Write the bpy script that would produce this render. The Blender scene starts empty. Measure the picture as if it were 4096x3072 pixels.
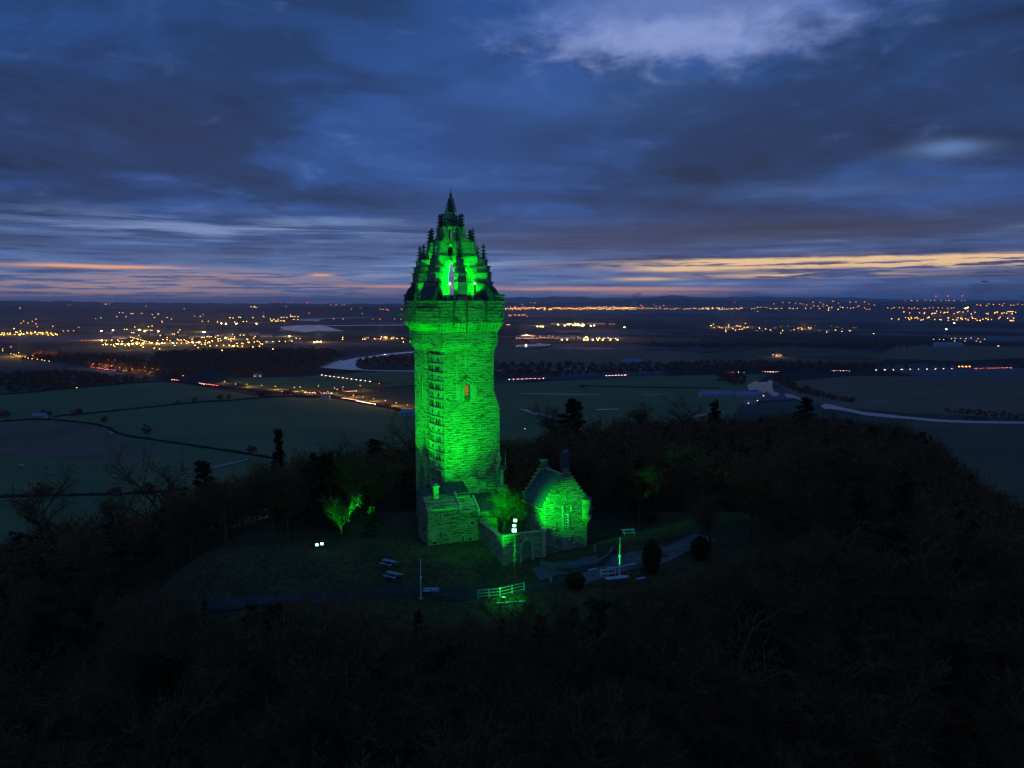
import bpy, math, random
import numpy as np
from mathutils import Vector
random.seed(7); rng = np.random.default_rng(7)
PI = math.pi
D = bpy.data
scene = bpy.context.scene
COL = scene.collection

# ------------------------------------------------------------------ camera
F = 790.0; TH = math.atan(80 / 790.0); ZC = 44.0; CT, ST = math.cos(TH), math.sin(TH)
cd = D.cameras.new('camera'); cam = D.objects.new('camera', cd); COL.objects.link(cam)
cam.location = (0, 0, ZC); cam.rotation_euler = (PI / 2 - TH, 0, 0)
cd.sensor_width = 36; cd.lens = F / 1024 * 36; cd.clip_start = 1; cd.clip_end = 200000
scene.camera = cam
scene.view_settings.view_transform = 'Standard'; scene.view_settings.look = 'None'
scene.view_settings.exposure = 0; scene.view_settings.gamma = 1
scene.render.resolution_x = 1024; scene.render.resolution_y = 768
scene.cycles.use_denoising = True
scene.cycles.max_bounces = 4; scene.cycles.diffuse_bounces = 2; scene.cycles.glossy_bounces = 2
scene.cycles.volume_bounces = 0; scene.cycles.sample_clamp_indirect = 3
scene.cycles.use_adaptive_sampling = False


def srgb(r, g, b):
    return tuple(((c / 255) / 12.92 if c / 255 <= .04045 else ((c / 255 + .055) / 1.055) ** 2.4) for c in (r, g, b)) + (1.0,)


# ------------------------------------------------------------------ node helper
class N:
    """a socket with arithmetic"""
    def __init__(s, nt, sock): s.nt, s.k = nt, sock
    def m(s, op, *a):
        n = s.nt.nodes.new('ShaderNodeMath'); n.operation = op
        for i, v in enumerate((s,) + a):
            if isinstance(v, N): s.nt.links.new(v.k, n.inputs[i])
            else: n.inputs[i].default_value = v
        return N(s.nt, n.outputs[0])
    def __add__(s, o): return s.m('ADD', o)
    def __sub__(s, o): return s.m('SUBTRACT', o)
    def __mul__(s, o): return s.m('MULTIPLY', o)
    def __truediv__(s, o): return s.m('DIVIDE', o)
    __radd__ = __add__; __rmul__ = __mul__


def nmix(nt, f, a, b, mode='MIX'):
    n = nt.nodes.new('ShaderNodeMixRGB'); n.blend_type = mode
    for i, v in enumerate((f, a, b)):
        if isinstance(v, N): nt.links.new(v.k, n.inputs[i])
        else: n.inputs[i].default_value = v
    return N(nt, n.outputs[0])


def comb(nt, x, y, z=0.0):
    n = nt.nodes.new('ShaderNodeCombineXYZ')
    for i, v in enumerate((x, y, z)):
        if isinstance(v, N): nt.links.new(v.k, n.inputs[i])
        else: n.inputs[i].default_value = v
    return N(nt, n.outputs[0])


def noise(nt, vec, scale, detail=4, rough=.5, dist=0.0):
    n = nt.nodes.new('ShaderNodeTexNoise'); n.inputs['Scale'].default_value = scale
    n.inputs['Detail'].default_value = detail; n.inputs['Roughness'].default_value = rough
    n.inputs['Distortion'].default_value = dist
    nt.links.new(vec.k, n.inputs['Vector']); return N(nt, n.outputs[0])


def ramp(nt, v, stops, interp='EASE'):
    n = nt.nodes.new('ShaderNodeValToRGB'); cr = n.color_ramp; cr.interpolation = interp
    while len(cr.elements) < len(stops): cr.elements.new(.5)
    for e, (p, c) in zip(cr.elements, stops):
        e.position = p; e.color = c if isinstance(c, tuple) else (c, c, c, 1)
    nt.links.new(v.k, n.inputs[0]); return N(nt, n.outputs[0])


# ------------------------------------------------------------------ world: overcast dusk sky with breaks low down
world = D.worlds.new('World'); scene.world = world; world.use_nodes = True
nt = world.node_tree; nt.nodes.clear()
tc = nt.nodes.new('ShaderNodeTexCoord'); sep = nt.nodes.new('ShaderNodeSeparateXYZ')
nt.links.new(tc.outputs['Generated'], sep.inputs[0])
X, Y, Z = (N(nt, sep.outputs[i]) for i in range(3))
AZ = X.m('ARCTAN2', Y) * (180 / PI)          # degrees right of the view
EL = Z.m('ARCSINE') * (180 / PI)             # degrees above the horizon
Zs = Z.m('MAXIMUM', 0.0) + .10
plane = comb(nt, X / Zs, Y / Zs * 1.0, 0.0)  # cloud deck seen in perspective
n1 = noise(nt, plane, .55, 6, .55, .6)
n2 = noise(nt, plane, 1.7, 6, .6, .4)
band = comb(nt, AZ * .045, EL * .55, 3.0)     # thin layered streaks low in the sky
b1 = noise(nt, band, 1.0, 7, .62, .5)
b2 = noise(nt, comb(nt, AZ * .09, EL * 1.5, 9.0), 1.0, 6, .62, .35)
warp = (noise(nt, comb(nt, AZ * .12, EL * .25, 5.0), 1.0, 4, .55) - .5)
warp2 = (noise(nt, comb(nt, AZ * .4, EL * .9, 1.0), 1.0, 5, .6) - .5)


def blob(a, e, sa, se, wa=7.0, we=3.0, p=1.0):
    u = (AZ - a + warp * wa + warp2 * (wa * .35)) / sa
    v = (EL - e + warp * we + warp2 * (we * .6)) / se
    return ((u * u + v * v) * -p).m('EXPONENT')


def vband(e0, w, we=1.2):
    v = (EL - e0 + warp * we) / w
    return ((v * v) * -1.0).m('EXPONENT')


cloud = ramp(nt, n1 * .65 + n2 * .35, [(.38, srgb(24, 42, 78)), (.47, srgb(31, 60, 110)), (.55, srgb(41, 80, 148)), (.65, srgb(74, 114, 182))])
low = ramp(nt, b1 * .6 + b2 * .4, [(.42, srgb(32, 56, 102)), (.49, srgb(44, 78, 136)), (.55, srgb(70, 110, 172)), (.62, srgb(140, 168, 210))])
fl = ramp(nt, EL * (1 / 90.0), [(.038, 1.0), (.080, 0.0)])
col = nmix(nt, fl, cloud, low)
# purple grey bellies of the thick cloud, and bluer thinner parts
col = nmix(nt, blob(-24, 11, 9, 3.5) * .7, col, srgb(38, 52, 88))
col = nmix(nt, blob(17, 11.5, 13, 3.2) * .7, col, srgb(30, 46, 82))
col = nmix(nt, blob(20, 4.9, 22, 1.3, 5, 1.0) * .95, col, srgb(48, 54, 84))
col = nmix(nt, blob(3, 4.2, 8, 1.0, 5, 1.0) * .7, col, srgb(56, 64, 100))
col = nmix(nt, blob(-20, 19, 16, 4) * .5, col, srgb(28, 52, 92))
col = nmix(nt, blob(-3, 10, 6, 6) * .55, col, srgb(48, 80, 146))
col = nmix(nt, blob(6, 14, 9, 2.0) * .35, col, srgb(60, 98, 164))
# bright tear in the deck, upper right
n3 = noise(nt, comb(nt, AZ * .35, EL * .7, 4.0), 1.0, 6, .58, .4)
tearb = blob(12.8, 18.9, 11.0, 3.0, 7, 2.6)
tear = ramp(nt, tearb + (n3 - .5) * 1.0 + (n2 - .5) * .4, [(.05, 0.0), (.90, 1.0)])
col = nmix(nt, tear * .70, col, srgb(112, 136, 200))
edge = ramp(nt, blob(11.0, 17.4, 9.5, 1.5, 6, 2.2) + (n3 - .5) * 1.1, [(.15, 0.0), (1.0, 1.0)])
col = nmix(nt, edge * .70, col, srgb(146, 164, 218))
col = nmix(nt, blob(28, 9.5, 2.4, .5, 3, .6) * .7, col, srgb(104, 138, 196))
col = nmix(nt, blob(22, 7.5, 9, .6, 5, 1.0) * .4, col, srgb(74, 104, 160))
col = nmix(nt, blob(-20, 5.0, 13, .8, 5, 1.2) * ramp(nt, b2, [(.42, 0.0), (.6, 1.0)]) * .8, col, srgb(134, 158, 204))
# clear strip at the horizon (Nishita twilight plus glow), torn by thin cloud
sky = nt.nodes.new('ShaderNodeTexSky'); sky.sky_type = 'NISHITA'; sky.sun_disc = False
sky.sun_elevation = math.radians(-2.0); sky.sun_rotation = math.radians(14); sky.altitude = 150
f1 = noise(nt, comb(nt, AZ * .16, EL * 4.2, 2.0), 1.0, 7, .62, .3)      # thin streaks
f2 = noise(nt, comb(nt, AZ * .5, EL * 9.0, 7.0), 1.0, 6, .6, .3)
fs = f1 * .7 + f2 * .3
thin = ramp(nt, fs, [(.46, 0.0), (.52, 1.0)])
soft = ramp(nt, fs, [(.36, 0.0), (.58, 1.0)])
strip_ = vband(1.7, 2.0, .6) * soft                                     # pale layers behind the low cloud
col = nmix(nt, strip_ * ramp(nt, (AZ + 33) * (1 / 66.0), [(0.0, .75), (.45, .65), (.8, .30), (1.0, .25)]), col, srgb(108, 134, 182))
gl = blob(-28, .9, 7, .7, 2, .5) + blob(-16, 1.0, 9, .6, 3, .5) * .6 + blob(-20, 1.9, 8, .35, 2, .4) * .4
col = nmix(nt, (gl * thin * .75).m('MINIMUM', 1.0), col, srgb(200, 164, 156))
col = nmix(nt, ((gl * thin * .35) + (blob(-27.5, 2.4, 4.5, .11, 1, .2) + blob(-13.5, 2.0, .7, .07, .3, .1)) * 1.4).m('MINIMUM', 1.0), col, srgb(255, 178, 132))
gr = blob(26, 2.75, 13, .30, 2, .5) * thin * 2.2 + blob(12.2, 2.45, 3.4, .17, 1.5, .25) * 1.3 + blob(9.5, 1.75, 2.2, .12, 1.5, .2) + blob(21, 2.95, 9, .14, 1.5, .3) * 1.1 + blob(20, 1.95, 6, .16, 1.5, .3) * thin
col = nmix(nt, blob(24, 2.4, 14, .6, 2, .55) * soft * .45, col, srgb(150, 132, 148))
col = nmix(nt, gr.m('MINIMUM', 1.0), col, srgb(255, 212, 158))
gr2 = blob(6, 1.05, 9, .13, 2, .25) * 1.2 + blob(-7, 1.25, 4.5, .10, 1.5, .2) + blob(10, .75, 6, .3, 2, .3) * soft * .7
col = nmix(nt, gr2.m('MINIMUM', 1.0) * .95, col, srgb(250, 180, 150))
# murk at the very horizon
hz = ((EL.m('MAXIMUM', 0.0) * -.9).m('EXPONENT')) * .66
azr = ramp(nt, (AZ + 33) * (1 / 66.0), [(0.0, srgb(138, 140, 172)), (.45, srgb(120, 132, 176)), (.75, srgb(66, 92, 150)), (1.0, srgb(52, 82, 140))])
col = nmix(nt, hz, col, azr)
skym = nt.nodes.new('ShaderNodeMixRGB'); skym.blend_type = 'ADD'; skym.inputs[0].default_value = .03
nt.links.new(col.k, skym.inputs[1]); nt.links.new(sky.outputs[0], skym.inputs[2])
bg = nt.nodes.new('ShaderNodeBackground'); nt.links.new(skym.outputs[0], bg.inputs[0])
bst = ramp(nt, EL * (1 / 90.0), [(.25, 1.0 / 2.2), (.6, 1.0)]) * 2.2          # deck overhead, out of view, brightened to light the land
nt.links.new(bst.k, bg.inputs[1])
wo = nt.nodes.new('ShaderNodeOutputWorld'); nt.links.new(bg.outputs[0], wo.inputs[0])
world.cycles.sampling_method = 'MANUAL'; world.cycles.sample_map_resolution = 512

sun = D.lights.new('sun', 'SUN'); sun.energy = .012; sun.angle = math.radians(25); sun.color = (.75, .82, 1)
so = D.objects.new('sun', sun); COL.objects.link(so)
so.rotation_euler = (math.radians(35), 0, math.radians(14))   # last glow of the sky, high and behind the tower

# ------------------------------------------------------------------ geometry helpers
O0 = np.array([-12.872, 149.0, 0.0]); ROT = math.radians(22)
E1 = np.array([math.cos(ROT), math.sin(ROT), 0]); E2 = np.array([-math.sin(ROT), math.cos(ROT), 0])


def ray(px, py):
    a = (px - 512) / F; b = (384 - py) / F
    return np.array([a, CT + b * ST, -ST + b * CT])


def G(px, py, z=-100.0):
    r = ray(px, py); t = (z - ZC) / r[2]
    return r * t + np.array([0, 0, ZC])


def atY(px, py, y):
    r = ray(px, py); return r * (y / r[1]) + np.array([0, 0, ZC])


CAPS = [(-30, 142, 45, 142, 22, 0, 1.0), (10, 185, 60, 240, 45, -11, .8), (60, 240, 112, 280, 40, -12, 1.1),
        (-50, 168, -5, 215, 20, -8, .9), (62, 140, 105, 225, 28, -17, .9), (-75, 100, 80, 95, 14, -30, .6),
        (-120, 130, -60, 160, 26, -18, .7)]


def hgt(x, y):
    x = np.asarray(x, float); y = np.asarray(y, float); best = None
    for x1, y1, x2, y2, r, t, sl in CAPS:
        dx, dy = x2 - x1, y2 - y1
        q = np.clip(((x - x1) * dx + (y - y1) * dy) / (dx * dx + dy * dy), 0, 1)
        d = np.maximum(np.hypot(x - x1 - q * dx, y - y1 - q * dy) - r, 0)
        z = t - sl * d * d / (d + 9)
        best = z if best is None else np.maximum(best, z) + np.where(abs(best - z) < 6, (6 - abs(best - z)) ** 2 / 24, 0)
    return np.maximum(best - .28 * np.clip(137 - y, 0, 20) * (y < 200), -101.5)


def hill(px, py):
    """point of the hill's ground seen in direction px, py"""
    r = ray(px, py); prev = 60.0
    for y in np.arange(60, 400, .5):
        p = r * (y / r[1]) + np.array([0, 0, ZC])
        if p[2] <= hgt(p[0], p[1]): return np.array([p[0], p[1], float(hgt(p[0], p[1]))])
    return p


class MB:
    def __init__(s): s.v = []; s.f = []; s.mi = []
    def add(s, vs, fs, mi=0):
        n = len(s.v); s.v += [tuple(map(float, p)) for p in vs]
        s.f += [tuple(i + n for i in f) for f in fs]; s.mi += [mi] * len(fs)
    def box(s, a, b, mi=0):
        x0, y0, z0 = a; x1, y1, z1 = b
        s.add([(x0, y0, z0), (x1, y0, z0), (x1, y1, z0), (x0, y1, z0), (x0, y0, z1), (x1, y0, z1), (x1, y1, z1), (x0, y1, z1)],
              [(0, 3, 2, 1), (4, 5, 6, 7), (0, 1, 5, 4), (1, 2, 6, 5), (2, 3, 7, 6), (3, 0, 4, 7)], mi)
    def loft(s, rings, mi=0, cap=True):
        n = len(rings[0]); vs = [p for r in rings for p in r]; fs = []
        for k in range(len(rings) - 1):
            for i in range(n):
                j = (i + 1) % n; fs.append((k * n + i, k * n + j, (k + 1) * n + j, (k + 1) * n + i))
        if cap: fs += [tuple(range(n))[::-1], tuple(range((len(rings) - 1) * n, len(rings) * n))]
        s.add(vs, fs, mi)
    def prism(s, poly, z0, z1, mi=0): s.loft([[(x, y, z0) for x, y in poly], [(x, y, z1) for x, y in poly]], mi)
    def obox(s, c, ux, uy, hx, hy, z0, z1, mi=0):
        """box with horizontal axes ux, uy (2-D unit vectors)"""
        P = [(c[0] + ux[0] * a * hx + uy[0] * b * hy, c[1] + ux[1] * a * hx + uy[1] * b * hy) for a, b in ((-1, -1), (1, -1), (1, 1), (-1, 1))]
        s.prism(P, z0, z1, mi)
    def ring(s, c, r, z, n=8, ph=0.0):
        return [(c[0] + r * math.cos(ph + 2 * PI * i / n), c[1] + r * math.sin(ph + 2 * PI * i / n), z) for i in range(n)]
    def lathe(s, c, prof, n=10, mi=0, ph=0.0): s.loft([s.ring(c, max(r, .004), z, n, ph) for r, z in prof], mi)
    def tube(s, p, q, r0, r1=None, n=6, mi=0):
        r1 = r0 if r1 is None else r1; p = np.array(p, float); q = np.array(q, float); d = q - p; L = np.linalg.norm(d)
        if L < 1e-6: return
        d /= L; a = np.cross(d, (0, 0, 1) if abs(d[2]) < .9 else (1, 0, 0)); a /= np.linalg.norm(a); b = np.cross(d, a)
        R = lambda c, r: [tuple(c + r * (math.cos(2 * PI * i / n) * a + math.sin(2 * PI * i / n) * b)) for i in range(n)]
        s.loft([R(p, r0), R(q, r1)], mi)
    def build(s, name, mats, parent=None, smooth=False):
        me = D.meshes.new(name); me.from_pydata(s.v, [], s.f)
        for m in (mats if isinstance(mats, (list, tuple)) else [mats]): me.materials.append(m)
        me.polygons.foreach_set('material_index', s.mi)
        if smooth: me.polygons.foreach_set('use_smooth', [True] * len(s.f))
        me.update(); o = D.objects.new(name, me); COL.objects.link(o)
        if parent: o.parent = parent
        return o


def empty(name, loc=(0, 0, 0), rz=0.0):
    o = D.objects.new(name, None); COL.objects.link(o); o.location = tuple(map(float, loc)); o.rotation_euler = (0, 0, rz); return o


def tag(o, label=None, cat=None, group=None, kind=None):
    if label: o['label'] = label
    if cat: o['category'] = cat
    if group: o['group'] = group
    if kind: o['kind'] = kind
    return o


def copy_tree(o, parent=None):
    c = o.copy(); COL.objects.link(c); c.parent = parent
    for ch in [k for k in o.children]: copy_tree(ch, c)
    return c


# ------------------------------------------------------------------ materials
def mat(name, base, rough=.85, var=0.0, vscale=3.0, bump=0.0, base2=None, metal=0.0, spec=None):
    if spec is None: spec = 0.0 if rough >= .85 else .3
    m = D.materials.new(name); m.use_nodes = True; t = m.node_tree; p = t.nodes['Principled BSDF']
    p.inputs['Roughness'].default_value = rough; p.inputs['Metallic'].default_value = metal
    p.inputs['Specular IOR Level'].default_value = spec
    b = tuple(base) + (1,) if len(base) == 3 else base
    if var or bump or base2:
        tcn = t.nodes.new('ShaderNodeTexCoord'); vec = N(t, tcn.outputs['Object'])
        nz = noise(t, vec, vscale, 5, .6)
        b2 = tuple(base2) + (1,) if base2 else tuple(max(0, c * (1 - var)) for c in b[:3]) + (1,)
        c = nmix(t, ramp(t, nz, [(.35, 0.0), (.65, 1.0)]), b, b2)
        t.links.new(c.k, p.inputs['Base Color'])
        if bump:
            bn = t.nodes.new('ShaderNodeBump'); bn.inputs['Distance'].default_value = bump
            t.links.new(nz.k, bn.inputs['Height']); t.links.new(bn.outputs[0], p.inputs['Normal'])
    else: p.inputs['Base Color'].default_value = b
    return m


def stone(name, base=(.36, .33, .17), row=.46, wide=1.25, rub=1.2, dist=.16, lo=.35, mortar=.05):
    """coursed rubble: brick courses broken up by stretched noise"""
    m = D.materials.new(name); m.use_nodes = True; t = m.node_tree; p = t.nodes['Principled BSDF']
    p.inputs['Roughness'].default_value = .92; p.inputs['Specular IOR Level'].default_value = .15
    tcn = t.nodes.new('ShaderNodeTexCoord'); sp = t.nodes.new('ShaderNodeSeparateXYZ'); t.links.new(tcn.outputs['Object'], sp.inputs[0])
    x, y, z = (N(t, sp.outputs[i]) for i in range(3))
    s = x + y * .97
    w = noise(t, comb(t, s * .5, z * 1.2, y * .1), 1.0, 3, .5) - .5
    vec = comb(t, s + w * .5, z + w * (.30 * rub), 0.0)
    br = t.nodes.new('ShaderNodeTexBrick'); t.links.new(vec.k, br.inputs['Vector'])
    br.inputs['Scale'].default_value = 1; br.inputs['Brick Width'].default_value = wide; br.inputs['Row Height'].default_value = row
    br.inputs['Mortar Size'].default_value = mortar; br.inputs['Mortar Smooth'].default_value = .6; br.inputs['Bias'].default_value = 0
    br.inputs['Color1'].default_value = (1, 1, 1, 1); br.inputs['Color2'].default_value = (.50, .50, .50, 1); br.inputs['Mortar'].default_value = (0, 0, 0, 1)
    br.offset = .43; br.squash = .7; br.squash_frequency = 3
    shade = N(t, br.outputs['Color'])
    streak = noise(t, comb(t, s * .6, z * 4.0, y * .2), 1.0, 5, .62)
    patch = noise(t, comb(t, s * .22, z * .35, y * .1), 1.0, 4, .6)
    h = shade * .55 + ramp(t, streak, [(.36, 0.0), (.50, 1.0)]) * .6
    v = (ramp(t, h, [(0.0, lo * .3), (.35, lo * .8), (.95, 1.0)]) * ramp(t, patch, [(.3, .72), (.65, 1.0)]))
    c = nmix(t, 1.0, comb(t, v, v, v), tuple(base) + (1,), 'MULTIPLY')
    t.links.new(c.k, p.inputs['Base Color'])
    bn = t.nodes.new('ShaderNodeBump'); bn.inputs['Distance'].default_value = dist; bn.inputs['Strength'].default_value = 1
    t.links.new(h.k, bn.inputs['Height']); t.links.new(bn.outputs[0], p.inputs['Normal'])
    return m


def glow(name, col, s, seen_only=True):
    m = D.materials.new(name); m.use_nodes = True; t = m.node_tree; t.nodes.clear()
    e = t.nodes.new('ShaderNodeEmission'); e.inputs[0].default_value = tuple(col) + (1,); e.inputs[1].default_value = s
    o = t.nodes.new('ShaderNodeOutputMaterial'); t.links.new(e.outputs[0], o.inputs[0])
    if seen_only: m.cycles.emission_sampling = 'NONE'
    return m


M = {}
M['rubble'] = stone('rubble_stone')
M['rough'] = stone('rock_faced_stone', row=.62, wide=1.5, dist=.28, rub=1.5, lo=.3, mortar=.07)
M['ashlar'] = stone('ashlar_stone', base=(.38, .35, .20), row=.45, wide=1.0, dist=.03, rub=0, lo=.7, mortar=.02)
M['house'] = stone('house_rubble', row=.40, wide=1.0, dist=.13)
M['dark_stone'] = stone('weathered_stone', base=(.17, .15, .13), row=.4, wide=1.0, dist=.06, lo=.5)
M['slate'] = mat('slate', (.10, .10, .11), .6, .5, 4, .02)
M['lead_and_shade'] = mat('lead_and_shaded_roof', (.055, .055, .06), .6, .4, 1.5, .01)  # dark tone shared by lead and by roof slopes in shadow
M['trim'] = mat('dressed_stone', (.38, .34, .22), .85, .35, 3, .02)
M['dark_trim'] = mat('dark_dressed_stone', (.12, .11, .10), .9, .4, 3, .02)  # darker tone of the dressed stone
M['iron'] = mat('painted_iron', (.05, .05, .055), .5)
M['white'] = mat('white_paint', (.75, .78, .8), .45)
M['wood'] = mat('weathered_wood', (.22, .19, .15), .85, .4, 6, .01)
M['greywood'] = mat('grey_timber', (.34, .36, .40), .8, .4, 6, .01)
M['bronze'] = mat('bronze_statue', (.20, .19, .14), .5, .3, 4, .02, spec=.5)
M['glass'] = mat('window_glass', (.02, .025, .03), .12, spec=.6)
M['bark'] = mat('bare_bark', (.16, .10, .035), .95, .4, 2)
M['twig'] = mat('bare_twigs', (.190, .078, .028), .95, .4, .35, base2=(.135, .064, .024))
M['bark2'] = mat('pine_bark', (.10, .05, .022), .95, .4, 1.5)
M['needle'] = mat('pine_needles', (.026, .036, .012), .9, .5, .5, base2=(.016, .022, .008))
M['hedge'] = mat('hedge_leaves', (.035, .045, .025), .95, .5, .1)
M['bush'] = mat('evergreen_leaves', (.04, .06, .025), .9, .5, .8)
M['car_dark'] = mat('dark_car_paint', (.03, .035, .05), .3, spec=.5)
M['car_silver'] = mat('silver_car_paint', (.35, .36, .38), .3, spec=.5)
M['tyre'] = mat('tyre_rubber', (.02, .02, .02), .8)
M['render'] = mat('pale_wall_render', (.42, .40, .37), .9, .2, .4)
M['roof_tile'] = mat('dark_roof_tile', (.10, .09, .09), .8, .3, .6)
M['shed'] = mat('sheet_metal_roof', (.20, .22, .26), .45, .2, .1)
M['asphalt'] = mat('asphalt', (.05, .05, .052), .85, .3, .2)
M['gravel'] = mat('pale_gravel', (.16, .15, .13), .9, .4, .6, .02)
M['paving'] = mat('pale_paving', (.42, .42, .42), .8, .3, 1.0, .01)
G_GREEN = (.0, 1.0, .025)
M['lampw'] = glow('floodlight_lens', (.22, 1.0, .36), 9)
M['lampg'] = glow('green_floodlight_lens', (.15, 1.0, .35), 9)
M['warmlens'] = glow('warm_lamp_lens', (1.0, .62, .50), 4)
M['amber'] = glow('lit_interior', (1.0, .30, .03), .55)

# ------------------------------------------------------------------ the land
def P2(ox, oy, k): return lambda pts: [(ox + x / k, oy + y / k) for x, y in pts]
A1 = P2(0, 287.5, 10.41); A2 = P2(200, 287.5, 10.06); A3 = P2(495, 287.5, 9.617); A4 = P2(700, 287.5, 11.06)
A5 = P2(850, 282.5, 10.7); A6 = P2(0, 412.5, 5.267)


def plain_mat():
    m = D.materials.new('plain_farmland'); m.use_nodes = True; t = m.node_tree; p = t.nodes['Principled BSDF']
    p.inputs['Roughness'].default_value = 1; p.inputs['Specular IOR Level'].default_value = .05
    g = t.nodes.new('ShaderNodeTexCoord'); vec = N(t, g.outputs['Object'])
    vo = t.nodes.new('ShaderNodeTexVoronoi'); vo.inputs['Scale'].default_value = 1 / 420.
    t.links.new(vec.k, vo.inputs['Vector'])
    sc = t.nodes.new('ShaderNodeSeparateColor'); t.links.new(vo.outputs['Color'], sc.inputs[0])
    patch = ramp(t, N(t, sc.outputs[0]), [(0.0, (.020, .026, .022, 1)), (.22, (.11, .10, .10, 1)), (.42, (.05, .10, .05, 1)), (.60, (.018, .022, .020, 1)), (.72, (.14, .12, .12, 1)), (.86, (.07, .10, .06, 1))], 'CONSTANT')
    ve = t.nodes.new('ShaderNodeTexVoronoi'); ve.feature = 'DISTANCE_TO_EDGE'; ve.inputs['Scale'].default_value = 1 / 420.
    t.links.new(vec.k, ve.inputs['Vector'])
    hed = ramp(t, N(t, ve.outputs['Distance']), [(.0, 0.0), (.05, 1.0)])
    big = ramp(t, noise(t, vec, 1 / 1500., 5, .6), [(.42, 0.0), (.54, 1.0)])
    c = nmix(t, hed, (.018, .022, .02, 1), patch)
    c = nmix(t, big, (.020, .025, .022, 1), c)
    t.links.new(c.k, p.inputs['Base Color']); return m


mb = MB(); R = 70000.; mb.add([(R * math.cos(a), R * math.sin(a), -100) for a in np.linspace(0, 2 * PI, 65)[:-1]], [tuple(range(64))])
tag(mb.build('ground', plain_mat()), kind='structure')


def grid_obj(name, xs, ys, zf, m, smooth=True):
    Xg, Yg = np.meshgrid(xs, ys); Zg = zf(Xg, Yg)
    vs = np.stack([Xg.ravel(), Yg.ravel(), Zg.ravel()], 1); nx = len(xs); ny = len(ys)
    i = np.arange(nx - 1)[None] + nx * np.arange(ny - 1)[:, None]; i = i.ravel()
    me = D.meshes.new(name); me.from_pydata(vs.tolist(), [], np.stack([i, i + 1, i + nx + 1, i + nx], 1).tolist())
    me.materials.append(m); me.polygons.foreach_set('use_smooth', [smooth] * len(me.polygons)); me.update()
    o = D.objects.new(name, me); COL.objects.link(o); return o


def hill_mat():
    m = D.materials.new('hill_ground'); m.use_nodes = True; t = m.node_tree; p = t.nodes['Principled BSDF']
    p.inputs['Roughness'].default_value = 1; p.inputs['Specular IOR Level'].default_value = .05
    g = t.nodes.new('ShaderNodeTexCoord'); vec = N(t, g.outputs['Object'])
    sp = t.nodes.new('ShaderNodeSeparateXYZ'); t.links.new(vec.k, sp.inputs[0]); z = N(t, sp.outputs[2])
    n = noise(t, vec, .12, 6, .6); n2_ = noise(t, vec, 1.2, 5, .65)
    litter = nmix(t, ramp(t, n2_, [(.35, 0.0), (.65, 1.0)]), (.060, .036, .012, 1), (.030, .022, .008, 1))
    grass = nmix(t, ramp(t, n2_ * .6 + n * .4, [(.38, 0.0), (.62, 1.0)]), (.105, .072, .026, 1), (.036, .034, .014, 1))
    k = ramp(t, z * (1 / 20.0) + 1.0 + (n - .5) * .12, [(.62, 0.0), (.74, 1.0)])
    c = nmix(t, k, litter, grass); t.links.new(c.k, p.inputs['Base Color'])
    bn = t.nodes.new('ShaderNodeBump'); bn.inputs['Distance'].default_value = .15; t.links.new(n2_.k, bn.inputs['Height'])
    t.links.new(bn.outputs[0], p.inputs['Normal']); return m


def hz_(x, y):
    r = .5 * np.sin(x * .31 + y * .17) + .4 * np.sin(x * .13 - y * .41 + 1)
    h = hgt(x, y); return h + r * np.clip((-3 - h) / 8, 0, 1)


tag(grid_obj('hill', np.arange(-330, 400, 3.), np.arange(10, 560, 3.), hz_, hill_mat()), kind='structure')

FIELD = {'green': mat('pasture_grass', (.140, .158, .055), 1, .35, .01, base2=(.100, .128, .046), spec=.05),
         'brown': mat('ploughed_soil', (.180, .120, .068), 1, .35, .012, base2=(.140, .100, .055), spec=.05),
         'dark': mat('rough_pasture', (.09, .10, .05), 1, .4, .01, base2=(.06, .065, .04), spec=.05),
         'dull': mat('stubble', (.11, .092, .045), 1, .3, .01, base2=(.08, .075, .038), spec=.05)}
zl = [-99.9]


def sheet(name, pts, m, kind='structure', z=None, label=None):
    if z is None: zl[0] += .02; z = zl[0]
    mb = MB(); mb.add([G(x, y, z) for x, y in pts], [tuple(range(len(pts)))])
    o = mb.build(name, m)
    if o.data.polygons[0].normal.z < 0: o.data.flip_normals()
    if label: o['label'] = label
    return tag(o, kind=kind)


sheet('field', [(-60, 396), (0, 394.6), (86, 387.4), (144, 382.5), (175, 382), (212, 388.5), (262, 397), (292, 397.5), (332, 398.5), (377, 407), (425, 417), (430, 450), (240, 540), (-120, 560)], FIELD['green'])
sheet('field', [(-80, 424), (0, 422.5), (40, 419), (98, 425), (114, 434), (140, 447), (190, 453), (120, 462), (0, 456), (-80, 455)], FIELD['brown'])
sheet('field', [(-60, 376), (0, 375), (84, 371), (170, 382), (140, 381), (86, 386), (0, 393), (-60, 395)], FIELD['dark'])
sheet('field', [(225, 378), (300, 377), (385, 371), (430, 369), (430, 384), (344, 389), (300, 392), (250, 388)], FIELD['green'])
sheet('field', [(335, 398), (390, 392), (440, 388), (440, 406), (395, 407)], FIELD['dull'])
sheet('field', [(440, 384.5), (495, 384.8), (560, 381.5), (640, 376.8), (725, 374.5), (770, 374.5), (745, 388), (760, 398), (740, 405), (730, 420), (600, 436), (500, 450), (440, 470)], FIELD['green'])
sheet('field', [(440, 352), (500, 350), (560, 350), (640, 350), (730, 354), (735, 361), (640, 364), (560, 364), (500, 365), (440, 366)], FIELD['brown'])
sheet('field', [(700, 355), (745, 347), (790, 346), (870, 351), (900, 358), (870, 363), (790, 363), (700, 365)], FIELD['dull'])
sheet('field', [(775, 383), (850, 376), (950, 376.5), (1060, 377), (1060, 420), (905, 413), (850, 408), (800, 400)], FIELD['brown'])
sheet('field', [(890, 418), (960, 420), (1060, 422), (1090, 520), (980, 500)], FIELD['dull'])
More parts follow.
